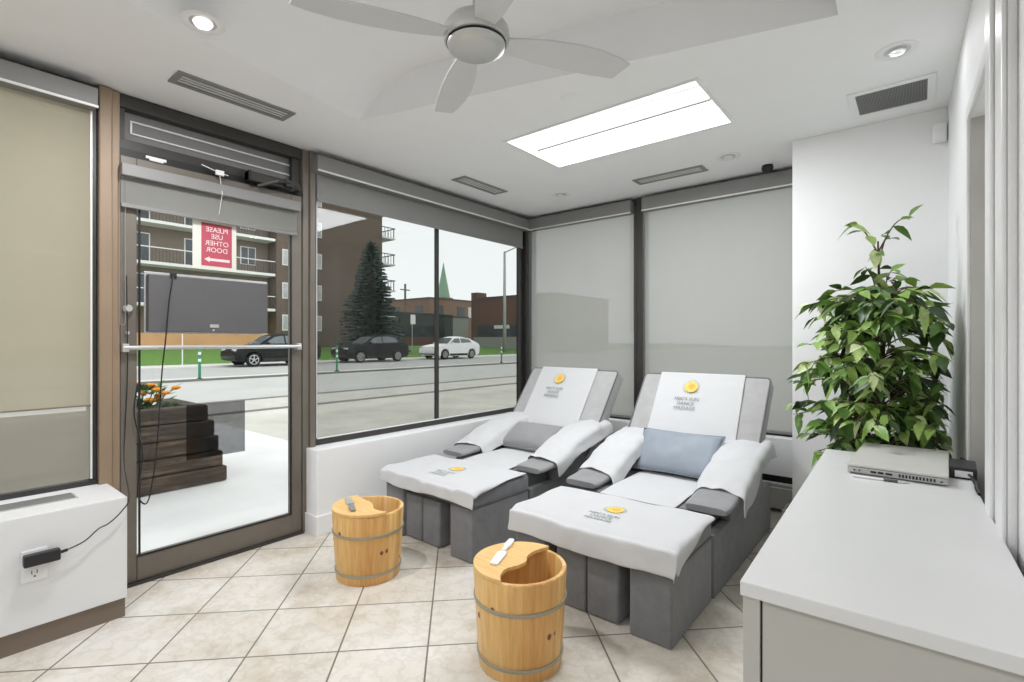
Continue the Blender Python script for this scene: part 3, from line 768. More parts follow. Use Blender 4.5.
NEAR = ((-1.27, 2.12, 0), 0.0)
FAR = ((-2.52, 2.195, 0), math.radians(-1.5))
recliner('grey fabric recliner beside the desk, holding a blue-grey pillow', *NEAR)
recliner('grey fabric recliner by the street window, holding a plump grey cushion', *FAR)

def place(o, pos): o.location = pos[0]; o.rotation_euler = (0, 0, pos[1]); return o
def wr(x, y, s, amp): return amp * noise.noise(Vector((x * s, y * s, 3.1 + amp * 50)))
def emblem(parent, m, k=1.0):
    """sun emblem and three printed lines; m maps the print's own plane (x right, y up, z out) to the towel"""
    e = MB(); e.lathe([(.001, 0), (.044 * k, 0), (.044 * k, .0012), (.001, .0012)], 28).xf(m).build('sun_emblem', 'emblem_yellow', parent)
    e = MB().lathe([(.001, .0013), (.022 * k, .0013), (.022 * k, .0018), (.001, .0018)], 20).xf(m @ Matrix.Translation((.004, .002, 0))).build('emblem_center', 'emblem_orange', parent)
    ry = MB()
    for i in range(20):
        a = 2 * PI * i / 20; r0, r1 = .049 * k, .060 * k
        ry.prism([(r0 * math.cos(a - .06), r0 * math.sin(a - .06)), (r0 * math.cos(a + .06), r0 * math.sin(a + .06)), (r1 * math.cos(a), r1 * math.sin(a))], 0, .001)
    ry.xf(m).build('emblem_rays', 'emblem_grey', parent)
    t = MB()
    for i, (line, sz) in enumerate((("MIIC'S SUN", .034), ('DANCE', .034), ('MASSAGE', .034))):
        t.join(text_mesh(line, sz * k), Matrix.Translation((-.012 * k, (-.098 - .036 * i) * k, .0008)))
    t.xf(m).build('printed_lettering', 'print_green', parent)

def leg_towel(label, pos, seed, shift=0, side=1, hang=.10):
    hw = .462; z0 = .434
    def f(u, v):
        x = lerp(-hw, hw, u); s = lerp(-.125, .535, v)
        back = lerp(.50, .535, u)
        s = lerp(-hang + .008 * math.sin(u * 9 + seed), back, v)
        over = side * lerp(.095, .012, smooth(max(0, s) / .46))     # how far the right edge hangs down the side here
        arc = lerp(-hw + shift, .447 + min(shift, 0) + over, u)
        x = min(arc, .449); drop = max(0, arc - .447)
        if s < 0:
            y = -.010 - .012 * smooth(-s / .1); z = z0 + s + .02 * (1 - smooth(-s / .05)) - .012
        else:
            y = s - .010; z = z0 + .008 - .02 * (1 - smooth(s / .06))
        z += wr(x + seed, s, 5, .010) * (1 if s > .03 else .3) * (1 - .6 * math.exp(-((x - .02 - shift) / .16) ** 2 - ((s - .27) / .14) ** 2))
        y -= abs(wr(x * 1.0 + seed, s, 7, .022)) if s < 0 else 0
        z -= drop if s > -.02 else drop * .15
        if drop: x += .006 + .004 * math.sin(v * 9)
        return Vector((x + .004 * math.sin(v * 14 + seed), y, z))
    g = MB(); g.grid(f, 44, 34)
    o = place(solid(g.build('leg_towel', 'towel', None, True), .007, 1, 1), pos)
    tag(o, label, 'towel', 'white towels on the leg rests')
    m = Matrix.Translation((.02 + shift, .285, z0 + .018)) @ Matrix.Rotation(math.radians(2), 4, 'Z')
    emblem(o, m, 1.05)
    return o
def seat_towel(label, pos, seed):
    def f(u, v):
        x = lerp(-.232, .232, u); y = lerp(.556, 1.19, v)
        return Vector((x, y, .4285 + .010 * smooth(v * 3) + wr(x + seed, y, 6, .003)))
    g = MB(); g.grid(f, 18, 22)
    tag(place(solid(g.build('seat_towel', 'towel', None, True), .006, 1, 1), pos), label, 'towel', 'white towels on the seats')
def back_towel(label, pos, x0, x1, tx, seed):
    ln = (BK1 - BK0).length
    def f(u, v):
        s = lerp(.22, ln + .16, v)                       # along the slope, over the top, down behind
        xx = lerp(x0, x1, u) + tx * (1 - min(1, s / ln))
        if s < ln - .02: p = BK0 + BKD * s + BKN * (.010)
        else:
            a = min(PI, (s - ln + .02) / .20 * PI)
            c = BK1 - BKN * .0625 + BKD * (.0)
            p = c + BKN * (math.cos(a) * .0735) + BKD * (math.sin(a) * .022)
            if (s - ln + .02) > .20: p -= BKD * (s - ln - .18)
        p = p + BKN * (abs(wr(xx + seed, s, 6, .006)) if .03 < v < .7 else 0)
        return Vector((xx, p.y, p.z))
    g = MB(); g.grid(f, 26, 40)
    o = place(solid(g.build('back_towel', 'towel', None, True), .006, 1, -1), pos)
    tag(o, label, 'towel', 'white towels over the backrests')
    c = BK0 + BKD * (ln - .13) + BKN * .0215
    X = Vector((1, 0, 0)); m = Matrix(((1, 0, 0, (x0 + x1) / 2 - .045), (0, BKD.y, BKN.y, c.y), (0, BKD.z, BKN.z, c.z), (0, 0, 0, 1)))
    emblem(o, m, 1.1)
    return o
def arm_towel(label, pos, side, seed, y0=.775, y1=1.535):
    xc = side * .385
    def f(u, v):
        y = lerp(y0, y1, v); 
        ov = .20 + .014 * math.sin(v * 7 + seed) + .02 * (1 - v)
        a = lerp(-ov, ov, u)                              # arc length across the arm
        zt = interp(ARM, y) + .010
        flat = .095
        s = abs(a)
        if s < flat: dx, dz = s, -.012 * (s / flat) ** 2
        else:
            t = s - flat; q = min(t, .05) / .05 * PI / 2
            dx = flat + .037 * math.sin(q); dz = -.012 - .034 * (1 - math.cos(q))
            if t > .05: dz -= t - .05; dx += .012 * (t - .05) / .06
        x = xc + math.copysign(dx, a)
        y2 = y + .03 * math.sin(u * 3 + seed) * (1 - v)
        if v > .86: zt += .006 * smooth((v - .86) / .1); 
        z = zt + dz + abs(wr(x + seed, y, 9, .020))
        x += wr(y + seed, z, 9, .016) * (1 if s > flat else 0) + (math.copysign(.004, a) if s > flat else 0)
        return Vector((x, y2, z))
    g = MB(); g.grid(f, 30, 34)
    o = place(solid(g.build('arm_towel', 'towel', None, True), .007, 1, 1 ), pos)
    tag(o, label, 'towel', 'white towels over the armrests')
leg_towel('white towel with sun emblem on the leg rest beside the desk', NEAR, .3)
leg_towel('white towel with sun emblem on the leg rest by the street window', FAR, 2.1, -.015, .45, .07)
seat_towel('plain white towel on the seat in front of the blue-grey pillow', NEAR, .5)
seat_towel('plain white towel on the seat in front of the plump grey cushion', FAR, 1.9)
back_towel('white printed towel over the backrest above the blue-grey pillow', NEAR, -.33, .30, .03, .4)
back_towel('white printed towel over the backrest above the plump grey cushion', FAR, -.345, .265, .02, 3.3)
arm_towel('white towel over the armrest nearest the desk', NEAR, 1, .2)
arm_towel('white towel over the left armrest of the recliner with the blue-grey pillow', NEAR, -1, 1.7)
arm_towel('white towel over the right armrest of the recliner with the plump grey cushion', FAR, 1, 3.0)
arm_towel('white towel over the armrest nearest the street window', FAR, -1, 4.4)

def pillow(name, label, mat, pos, c, w, hgt, th, tilt, seed, rz=0, pinch=.06):
    def f(u, v):
        # closed pillow: u runs round front and back, v across
        a, b = u * 2 - 1, v * 2 - 1
        return a, b
    bm = MB(); n = 22
    def side(sg):
        def g(u, v):
            a, b = u * 2 - 1, v * 2 - 1
            t = ((1 - a * a) ** .5) * ((1 - b * b) ** .5)
            x = a * w / 2 * (1 - pinch * (1 - b * b)); y = b * hgt / 2 * (1 - pinch * (1 - a * a))
            z = sg * th / 2 * t ** .8 + wr(x * 1.4 + seed, y + seed, 12, .007) * t
            return (x, y, z)
        return g
    bm.grid(side(1), n, n); bm.grid(side(-1), n, n)
    bmesh.ops.remove_doubles(bm.bm, verts=bm.bm.verts, dist=1e-4)
    bmesh.ops.recalc_face_normals(bm.bm, faces=bm.bm.faces)
    bm.xf(Matrix.Translation(c) @ Matrix.Rotation(rz, 4, 'Z') @ Matrix.Rotation(tilt, 4, 'X'))
    r = thing(name, label, 'cushion', pos[0], pos[1])
    o = bm.build('cushion_body', mat, r, True)
    loop = []
    for i in range(48):
        t = i / 48 * 4; k = int(t); q = t - k
        a, b = [(-1 + 2 * q, -1), (1, -1 + 2 * q), (1 - 2 * q, 1), (-1, 1 - 2 * q)][k]
        loop.append(Vector((a * w / 2 * (1 - pinch * (1 - b * b)), b * hgt / 2 * (1 - pinch * (1 - a * a)), 0)))
    mm = Matrix.Translation(c) @ Matrix.Rotation(rz, 4, 'Z') @ Matrix.Rotation(tilt, 4, 'X')
    MB().tube([mm @ p for p in loop], .005, 6, True).build('cushion_seam', mat, r, True)
pillow('lumbar_pillow', 'flat blue-grey satin pillow leaning on the recliner beside the desk', 'cushion_blue', NEAR, (.0, 1.212, .592), .565, .32, .11, math.radians(51), 1.0)
pillow('lumbar_cushion', 'plump grey cushion at the back of the recliner by the street window', 'cushion_grey', FAR, (-.02, 1.16, .545), .54, .31, .17, math.radians(30), 5.0, 0, .10)

def stool(label, pos, dx=0):
    r = thing('foot_stool', label, 'stool', (pos[0][0] + dx, pos[0][1], 0), pos[1], 'stools pushed under the leg rests')
    MB().box(-.185, -.012, .03, .46, .004, .30, .016, 3).build('stool_half', 'fabric', r, True, 40)
    MB().box(-.004, .168, .03, .46, .004, .30, .016, 3).build('stool_half', 'fabric', r, True, 40)
    MB().box(-.014, -.002, .045, .45, .02, .285).build('stool_gap', 'gap_shade', r)
stool('two-part grey stool pushed under the leg rest beside the desk', NEAR)
stool('two-part grey stool pushed under the leg rest by the street window', FAR, -.055)

# ------------------------------------------------------------------ foot tubs
def tub(label, loc, r0, hgt, lidpts, group='wooden foot tubs'):
    root = thing('foot_tub', label, 'tub', loc, 0, group)
    n = 22; rb = r0 * .88
    t = MB(); per = 5
    def prof(k, j): return 0
    bm = t.bm
    def ring(rad, z, groove):
        vs = []
        for i in range(n):
            for q in range(per):
                a = 2 * PI * (i + q / per) / n
                r = rad - (groove if q == 0 else 0)
                vs.append(bm.verts.new((r * math.cos(a), r * math.sin(a), z)))
        return vs
    wt = .020
    rings = [ring(rb - .003, 0, .002), ring(rb, .004, .002), ring(lerp(rb, r0, .5), hgt * .5, .002), ring(r0 - .002, hgt - .005, .002), ring(r0 - .006, hgt, 0), ring(r0 - wt, hgt, 0), ring(r0 - wt - .002, hgt - .004, .001), ring(rb - wt, .03, .001)]
    N = n * per
    for A, Bq in zip(rings, rings[1:]):
        for k in range(N): bm.faces.new((A[k], A[(k + 1) % N], Bq[(k + 1) % N], Bq[k]))
    bm.faces.new(rings[0]); bm.faces.new(rings[-1])
    bmesh.ops.recalc_face_normals(bm, faces=bm.faces)
    t.build('staves', 'wood', root, True, 35)
    for z in (hgt * .70, hgt * .14):
        r = lerp(rb, r0, z / hgt)
        MB().lathe([(r - .004, -.008), (r + .004, -.007), (r + .0055, 0), (r + .005, .007), (r - .003, .008)], 44, (0, 0, z), cap=False).build('hoop', 'hoop', root, True, 40)
    # half lid with an S-shaped edge
    R_ = r0 - .001
    a0 = math.atan2(lidpts[0][1], lidpts[0][0]); a1 = math.atan2(lidpts[-1][1], lidpts[-1][0])
    edge = [(x, y) for x, y in lidpts]
    edge[0] = (R_ * math.cos(a0), R_ * math.sin(a0)); edge[-1] = (R_ * math.cos(a1), R_ * math.sin(a1))
    ed = [(p.x, p.y) for p in catmull([(x, y, 0) for x, y in edge], 4)]
    if tub.dirn < 0:
        while a0 > a1: a0 -= 2 * PI
        arc = [a1 + (a0 + 2 * PI - a1) * k / 40 for k in range(1, 40)]
    else:
        while a1 > a0: a1 -= 2 * PI
        arc = [a1 - (a1 + 2 * PI - a0) * k / 40 for k in range(1, 40)]
    out = ed + [(R_ * math.cos(a), R_ * math.sin(a)) for a in arc]
    MB().prism(out, hgt + .001, hgt + .015, 'z').build('lid', 'lidwood', root)
    return root
tub.dirn = -1
NT = (-1.317, 1.675, 0); FT = (-2.489, 1.739, 0)
NL = [(0.055, -0.19), (0.022, -0.155), (0.004, -0.098), (0.022, -0.045), (0.026, 0.008), (0.0, 0.049), (-0.009, 0.108), (0.01, 0.19)]
tub('round pine foot tub with a white scoop, in front of the desk-side recliner', NT, .199, .40, NL)
tub.dirn = -1
FL = [(0.195, -0.019), (0.126, -0.036), (0.086, -0.027), (0.016, 0.016), (-0.045, 0.029), (-0.139, 0.038), (-.19, .06)]
tub('round pine foot tub with a steel-grey scoop, near the glass door', FT, .203, .385, FL)
def scoop(label, loc, ang, mat, ln=.20):
    r = thing('scoop', label, 'scoop', loc, ang)
    MB().prism([(-ln * .52, -.018), (-ln * .50, .018), (-.02, .022), (-.002, .012), (-.002, -.012), (-.02, -.022)], 0, .008, 'z', .002).build('scoop_blade', mat, r)
    MB().prism([(-.004, -.010), (-.004, .010), (.03, .009), (.06, .017), (ln * .48, .013), (ln * .5, 0), (ln * .48, -.013), (.06, -.017), (.03, -.009)], .001, .013, 'z', .003).build('scoop_handle', mat if mat != 'steel' else 'grille', r)
scoop('white plastic scoop lying on the lid of the tub nearest the camera', (NT[0] - .105, NT[1] + .015, .416), math.radians(112), 'white_plastic', .26)
scoop('steel-grey scoop lying on the lid of the tub near the door', (FT[0] - .05, FT[1] - .085, .401), math.radians(-27), 'steel', .25)

# ------------------------------------------------------------------ desk and what stands on it
dk = thing('desk', 'long white laminate desk in the right foreground', 'desk', (-.289, 1.102, 0), WALL_TURN)
MB().box(.0, .47, 0, 1.60, .82, .85, .003).build('desk_top', 'desk', dk)
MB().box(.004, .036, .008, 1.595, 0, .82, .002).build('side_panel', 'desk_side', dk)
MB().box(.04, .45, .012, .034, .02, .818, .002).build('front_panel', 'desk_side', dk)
MB().box(.036, .042, .024, .034, .01, .82).build('panel_gap', 'black', dk)
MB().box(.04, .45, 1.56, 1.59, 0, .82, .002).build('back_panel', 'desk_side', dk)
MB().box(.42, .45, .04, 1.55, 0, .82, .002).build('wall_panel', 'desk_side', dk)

lp = thing('laptop', 'closed silver laptop lying on the far end of the white desk', 'laptop', (-.06, 2.51, .85), math.radians(-2))
MB().box(-.143, .143, -.255, .255, .004, .026, .004).build('laptop_base', 'laptop_edge', lp)
MB().box(-.145, .145, -.258, .258, .0275, .038, .005).build('laptop_lid', 'laptop', lp)
pts_ = MB()
for k in range(11): pts_.box(.01 + k * .0095, .0155 + k * .0095, -.2562, -.254, .010, .021)
pts_.build('vent_slots', 'black', lp)
for pa0, pa1, pz in ((-.072, -.055, .019), (-.05, -.034, .019), (-.028, -.008, .019), (.122, .13, .016), (-.124, -.119, .018), (-.108, -.104, .018)):
    MB().box(pa0, pa1, -.2562, -.254, .012, pz).build('port', 'black', lp)
for fx in (-.118, .118):
    for fy in (-.22, .22): MB().box(fx - .018, fx + .018, fy - .02, fy + .02, 0, .005, .001).build('rubber_foot', 'black', lp)
pn = thing('pen', 'clear and grey pen lying in front of the laptop on the desk', 'pen', (-.10, 2.205, .8545), math.radians(2))
MB().tube([(-.09, 0, 0), (.055, 0, 0)], .0045, 8).build('pen_barrel', 'white_plastic', pn, True)
MB().tube([(-.0, 0, .0005), (.04, 0, .0005)], .005, 8).build('pen_grip', 'grille_dark', pn, True)
MB().tube([(.055, 0, 0), (.075, 0, 0)], .0045, 8, radii=[.0045, .001]).build('pen_tip', 'steel', pn, True)
pa = thing('laptop_charger', 'black laptop power brick on the desk corner by the right wall', 'charger', (.122, 2.50, .85), math.radians(-2))
pa.scale = (1.2, 1.2, 1.25)
MB().box(-.032, .032, -.075, .075, 0, .032, .004).build('brick_body', 'black_plastic', pa)
MB().box(-.018, .022, -.0765, -.0745, .006, .024).build('rating_label', 'white_plastic', pa)
MB().tube(catmull([(.012, -.07, .016), (.02, -.10, .012), (.026, -.15, .005), (.026, -.20, .004), (.03, -.26, .004)], 6), .004, 6).build('output_cord', 'black_plastic', pa)
MB().tube(catmull([(-.005, .072, .02), (0, .10, .03), (.02, .12, .012), (.03, .10, .006)], 6), .004, 6).build('mains_cord', 'black_plastic', pa)

# ------------------------------------------------------------------ ficus
def ficus():
    r = thing('ficus_tree', 'leafy green indoor ficus tree in the corner behind the desk', 'plant', (-.155, 3.14, 0))
    MB().lathe([(.10, 0), (.115, .01), (.145, .25), (.15, .28), (.135, .28), (.13, .24), (.001, .24)], 28).build('pot', 'pot', r, True, 40)
    MB().lathe([(.001, .235), (.128, .236), (.128, .245), (.001, .252)], 24).build('soil', 'soil', r)
    rng = random.Random(11)
    trunk = MB()
    trunk.tube(catmull([(.0, 0, .24), (.012, .01, .6), (-.012, 0, .95), (.012, .005, 1.3), (-.004, 0, 1.62), (-.01, 0, 1.85)], 6), .012, 8, radii=[lerp(.015, .004, i / 30) for i in range(31)])
    trunk.tube(catmull([(.02, .02, .24), (-.012, .022, .55), (.02, .016, .9), (-.008, .012, 1.2), (.04, .03, 1.5)], 6), .009, 8, radii=[lerp(.012, .004, i / 24) for i in range(25)])
    trunk.tube(catmull([(-.03, -.01, .24), (-.06, -.03, .6), (-.10, -.05, .95), (-.16, -.10, 1.2)], 6), .008, 8, radii=[lerp(.010, .003, i / 18) for i in range(19)])
    lv = MB()
    def leaf(p, d, ln, wd, droop):
        d = d.normalized(); up = Vector((0, 0, 1)); sd = d.cross(up)
        if sd.length < .1: sd = Vector((1, 0, 0))
        sd.normalize(); sd = (Matrix.Rotation(rng.uniform(-.7, .7), 3, d) @ sd).normalized(); nm = sd.cross(d).normalized()
        prof = [(0, .06), (.15, .55), (.38, 1.0), (.62, .86), (.83, .42), (1, .02)]
        mid, lf, rt = [], [], []
        for t, w in prof:
            c = p + d * (ln * t) - up * (droop * ln * t * t) 
            mid.append(lv.bm.verts.new(c)); off = sd * (wd * w / 2); lift = nm * (wd * w * .14)
            lf.append(lv.bm.verts.new(c + off + lift)); rt.append(lv.bm.verts.new(c - off + lift))
        for i in range(len(prof) - 1):
            lv.bm.faces.new((mid[i], mid[i + 1], lf[i + 1], lf[i])); lv.bm.faces.new((mid[i + 1], mid[i], rt[i], rt[i + 1]))
    XMAX = .285; 
    def twig(base, tip, n):
        base, tip = Vector(base), Vector(tip); midp = (base + tip) / 2 + Vector((0, 0, .05))
        ps = catmull([base, midp, tip], 5)
        trunk.tube(ps, .003, 5, radii=[lerp(.0045, .0015, i / (len(ps) - 1)) for i in range(len(ps))])
        for k in range(n):
            t = lerp(.30, 1, (k + rng.random() * .6) / n); t = min(t, 1)
            i = min(int(t * (len(ps) - 1)), len(ps) - 2); p = ps[i].lerp(ps[i + 1], t * (len(ps) - 1) - i)
            d = (tip - base).normalized() * .5 + Vector((rng.uniform(-1, 1), rng.uniform(-1, 1), rng.uniform(-.9, .25)))
            ln = rng.uniform(.068, .102); e = p + d.normalized() * ln
            if e.x > XMAX or p.x > XMAX - .01: continue
            leaf(p, d, ln, ln * rng.uniform(.44, .56), rng.uniform(.1, .6))
    # right-hand vector as the room sees it runs along (.78,.63): spread the crown along it
    for i in range(165):
        z = rng.uniform(.74, 1.60)
        wv = interp([(.7, .85), (.95, 1.0), (1.2, 1.0), (1.4, .95), (1.55, .85), (1.68, .5)], z)
        a = rng.uniform(0, 2 * PI); rr = wv * rng.uniform(.55, 1.0)
        tip = Vector((math.cos(a) * .38 * rr, math.sin(a) * .54 * rr, z))
        if tip.x > XMAX - .04: tip.x = XMAX - .04
        if tip.z < .93 and tip.y < -.42: continue
        base = Vector((rng.uniform(-.015, .015), 0, max(.75, min(1.55, z - rng.uniform(.0, .12)))))
        twig(base, tip, rng.randint(9, 12))
    for tip in ((-.18, -.12, 1.60), (.10, .12, 1.66), (.14, .20, 1.62), (-.06, -.05, 1.72), (.05, .10, 1.72)):
        twig((0, 0, 1.5), tip, 8)
    # sparse top shoot
    for bz, tip, n in ((1.78, (-.13, -.12, 1.93), 5), (1.80, (.12, .12, 1.98), 5), (1.74, (.04, .03, 1.86), 3), (1.70, (-.03, -.03, 1.80), 3)):
        twig((-.006, 0, bz), tip, n)
    trunk.build('trunk', 'bark', r, True)
    o = lv.build('foliage', 'leaf', r, True); o['kind'] = 'stuff'
ficus()

# ------------------------------------------------------------------ the street
struct(MB().box(-140, 40, -60, 160, -.30, -.12).build('ground', 'asphalt'))
struct(MB().box(-10.0, L - .04, -40, 3.4, -.12, -.02).build('sidewalk', 'sidewalk'))
struct(MB().box(-10.0, L - .04, 3.4, 120, -.12, -.02).build('worn_pavement', 'worn'))
struct(MB().box(-10.25, -10.0, -40, 120, -.12, -.012).build('curb_near', 'kerb'))
struct(MB().box(-12.1, -10.25, -40, 120, -.12, -.03).build('paver_strip', 'pavers'))
struct(MB().box(-12.4, -12.1, -40, 120, -.12, -.025).build('curb_road', 'kerb'))
struct(MB().box(-19.4, -12.4, -40, 120, -.12, -.05).build('road', 'asphalt'))
struct(MB().box(-19.7, -19.4, -40, 120, -.12, .02).build('curb_lane', 'kerb'))
struct(MB().box(-20.6, -19.7, -40, 120, -.12, .0).build('lane_divider', 'kerb_pale'))
struct(MB().box(-28.6, -20.6, -40, 120, -.12, -.01).build('street', 'asphalt_dark'))
struct(MB().box(-31.2, -28.6, -40, 120, -.12, .05).build('far_sidewalk', 'kerb_pale'))
struct(MB().prism([(-31.2, -.12), (-31.2, .06), (-36, .45), (-42, .75), (-75, .8), (-75, -.12)], -40, 120, 'y').build('lawn', 'lawn'))
struct(MB().box(-3.4, 8, 4.7, 40, -.12, -.02).build('side_path', 'pavers'))

# planter
pl = thing('timber_planter', 'dark stacked-timber planter on the pavement outside the door', 'planter', (-5.27, 0, -.02))
for k in range(5):
    e = 2.06 - .03 * k - (.02 if k == 4 else 0); z0 = k * .15; off = -.02 * k
    MB().box(-.16 + off, off, -1.2, e, z0 + .004, z0 + .146, .018).box(-1.05, -.16 + off, e - .16, e, z0 + .004, z0 + .146, .018).build('timber_course', 'timber', pl)
MB().box(-1.1, -.2, -1.2, 1.8, .02, .68).build('soil', 'soil', pl)
def flowers():
    r = thing('marigold_plant', 'clump of orange flowers with green leaves growing in the timber planter', 'flowers', (-5.75, 1.47, .66))
    r.scale = (1.35, 1.45, 1.3)
    rng = random.Random(4); lf = MB()
    for i in range(150):
        a = rng.uniform(0, 2 * PI); q = rng.uniform(0, .17); p = Vector((math.cos(a) * q, math.sin(a) * q * 1.15, rng.uniform(.0, .19)))
        d = Vector((math.cos(a), math.sin(a), rng.uniform(-.2, .8))).normalized(); s = d.cross(Vector((0, 0, 1))).normalized() * .014
        lf.poly([p - s, p + d * .04 - s, p + d * .075, p + d * .04 + s, p + s])
    lf.build('leaves', 'flower_leaf', r)
    for i in range(22):
        a = rng.uniform(0, 2 * PI); q = rng.uniform(.0, .19)
        c = (math.cos(a) * q, math.sin(a) * q * 1.15, rng.uniform(.12, .27) - q * .5)
        MB().lathe([(.004, -.012), (.026, -.004), (.030, .006), (.018, .016), (.003, .018)], 9, c).build('blossom', 'petal', r)
        if i < 12: MB().tube([(c[0] * .5, c[1] * .5, 0), (c[0], c[1], c[2] - .01)], .003, 4).build('stem', 'flower_leaf', r)
flowers()

def bollard(x, y, label):
    r = thing('bollard', label, 'bollard', (x, y, 0))
    MB().lathe([(.10, .0), (.10, .03), (.05, .05)], 14).build('bollard_base', 'black', r)
    MB().lathe([(.045, .04), (.045, 1.1), (.02, 1.13)], 14).build('bollard_tube', 'green_post', r, True, 40)
    for z in (.62, .86): MB().lathe([(.047, z), (.048, z + .002), (.048, z + .1), (.047, z + .102)], 14, cap=False).build('reflective_band', 'bframe', r)
bollard(-19.6, 6.75, 'green lane post with white bands seen through the door glass')
bollard(-20.1, 12.4, 'green lane post with white bands in front of the dark hatchback')
bollard(-20.1, 23.7, 'dark green lane post to the right of the white car')
tag(MB().tube([(-30.4, 9.65, 0.05), (-30.4, 9.65, 2.1)], .03, 8).build('sign_post', 'bframe'), 'slim white post on the lawn edge behind the sign box', 'post')

def car(label, loc, paint, seed, sc=1.07, kind=0):
    """local: +y is the tail, -y the nose; kerb side is -x"""
    r = thing('parked_car', label, 'car', loc)
    s = sc
    wx = .80
    fa, ra = -1.36, 1.32; wr_ = .345
    def arc(c, a0, a1, rad=.40):
        return [(c + rad * math.cos(math.radians(a)), .34 + rad * math.sin(math.radians(a))) for a in range(a0, a1 + (1 if a1 > a0 else -1), 20 if a1 > a0 else -20)]
    low = [(-2.18, .42), (-2.22, .55), (-2.20, .70), (-2.10, .86), (-1.75, .96), (-1.10, 1.06), (-.6, 1.08), (.6, 1.10), (1.5, 1.14), (2.0, 1.13), (2.18, .98), (2.2, .70), (2.16, .42), (2.05, .28)]
    bot = [(ra + .40, .24)] + arc(ra, 0, 180) + [(ra - .40, .22), (fa + .40, .22)] + arc(fa, 0, 180) + [(fa - .40, .24), (-2.05, .28)]
    out = low + bot
    t = bmesh.new(); slices = []
    for x, k, zz in ((-.90, .965, -.0), (-.86, 1, 0), (-.5, 1.02, .03), (.5, 1.02, .03), (.86, 1, 0), (.90, .965, 0)):
        slices.append([t.verts.new((x * s, y * (k if abs(y) > 1.9 else 1) * s, (z + (zz if z > .8 else 0)) * s)) for y, z in out])
    n = len(out)
    for A, Bq in zip(slices, slices[1:]):
        for i in range(n): t.faces.new((A[i], A[(i + 1) % n], Bq[(i + 1) % n], Bq[i]))
    t.faces.new(slices[0]); t.faces.new(slices[-1][::-1])
    bmesh.ops.triangulate(t, faces=[f for f in t.faces if len(f.verts) > 4])
    b = MB(); b.join(t); b.build('car_body', paint, r, True, 38)
    roof = [(-1.02, 1.06), (-.32, 1.50), (.1, 1.60), (.8, 1.61), (1.55, 1.52), (2.1, 1.16)] if kind == 0 else [(-1.0, 1.06), (-.25, 1.50), (.15, 1.58), (.6, 1.57), (1.3, 1.44), (2.02, 1.14)]
    t = bmesh.new(); sl = []
    for x in (-1, 1):
        for q in (1.0, .97):
            pass
    def wid(z): return lerp(.83, .60, (z - 1.06) / .55)
    ringsL = [t.verts.new((-wid(z) * s, y * s, z * s)) for y, z in roof]; ringsR = [t.verts.new((wid(z) * s, y * s, z * s)) for y, z in roof]
    crownL = [t.verts.new((-wid(z) * .6 * s, y * s, (z + (.035 if z > 1.2 else 0)) * s)) for y, z in roof]; crownR = [t.verts.new((wid(z) * .6 * s, y * s, (z + (.035 if z > 1.2 else 0)) * s)) for y, z in roof]
    for A, Bq in ((ringsL, crownL), (crownL, crownR), (crownR, ringsR)):
        for i in range(len(roof) - 1): t.faces.new((A[i], A[i + 1], Bq[i + 1], Bq[i]))
    t.faces.new(ringsL); t.faces.new(ringsR[::-1])
    bmesh.ops.triangulate(t, faces=[f for f in t.faces if len(f.verts) > 4])
    b = MB(); b.join(t); b.build('car_roof', paint, r, True, 30)
    # glass panels just proud of the cabin
    gl = MB()
    for sg in (-1, 1):
        for quad in ([(-.78, 1.12), (-.26, 1.45), (.22, 1.52), (.22, 1.12)], [(.30, 1.13), (.30, 1.52), (.8, 1.52), (1.28, 1.44), (1.42, 1.17)]):
            if kind: quad = [(y, min(z, 1.46 - max(0, y - .8) * .2)) for y, z in quad]
            gl.poly([(sg * (wid(z) + .008) * s, y * s, z * s) for y, z in quad])
    gl.poly([(-.70 * s, -.97 * s, 1.10 * s), (.70 * s, -.97 * s, 1.10 * s), (.56 * s, -.36 * s, 1.50 * s), (-.56 * s, -.36 * s, 1.50 * s)])
    gl.xf(Matrix.Translation((0, -.004, .01)))
    gl.build('car_window', 'car_glass', r)
    for sg in (-1, 1):
        for yy in (fa, ra):
            w_ = thing_part('wheel', r, (sg * wx * s, yy * s, .345 * s))
            MB().lathe([(.20, -.10), (.30, -.11), (.345, -.08), (.345, .08), (.30, .11), (.20, .10)], 28, (0, 0, 0), 'x').xf(Matrix.Scale(s, 4)).build('tyre', 'tyre', w_, True, 40)
            rim = MB().lathe([(.235, .0), (.235, .008), (.205, .008), (.205, .0)], 28, (sg * .105, 0, 0), 'x')
            rim.lathe([(.05, -.004), (.05, .008)], 14, (sg * .105, 0, 0), 'x')
            for k in range(5):
                a = 2 * PI * k / 5 + .3
                rim.tube([(sg * .11, .03 * math.cos(a), .03 * math.sin(a)), (sg * .11, .215 * math.cos(a), .215 * math.sin(a))], .026, 6)
            rim.xf(Matrix.Scale(s, 4)).build('rim', 'rim', w_)
    hl = MB()
    for sg in (-1, 1): hl.box(sg * .58 - .22, sg * .58 + .22, -2.185, -2.0, .76, .87, .03)
    hl.xf(Matrix.Scale(s, 4)).build('headlamp', 'headlamp', r)
    MB().box(-.48, .48, -2.24, -2.1, .50, .70, .03).box(-.78, .78, -2.21, -2.1, .33, .43, .02).xf(Matrix.Scale(s, 4)).build('front_grille', 'black', r)
    MB().box(.86, .99, -.76, -.62, 1.08, 1.20, .03).box(-.99, -.86, -.76, -.62, 1.08, 1.20, .03).xf(Matrix.Scale(s, 4)).build('door_mirror', paint, r)
    MB().box(-.905, -.88, fa + .45, ra - .45, .24, .40, .01).box(.88, .905, fa + .45, ra - .45, .24, .40, .01).xf(Matrix.Scale(s, 4)).build('sill_cladding', 'black', r)
    tl = MB()
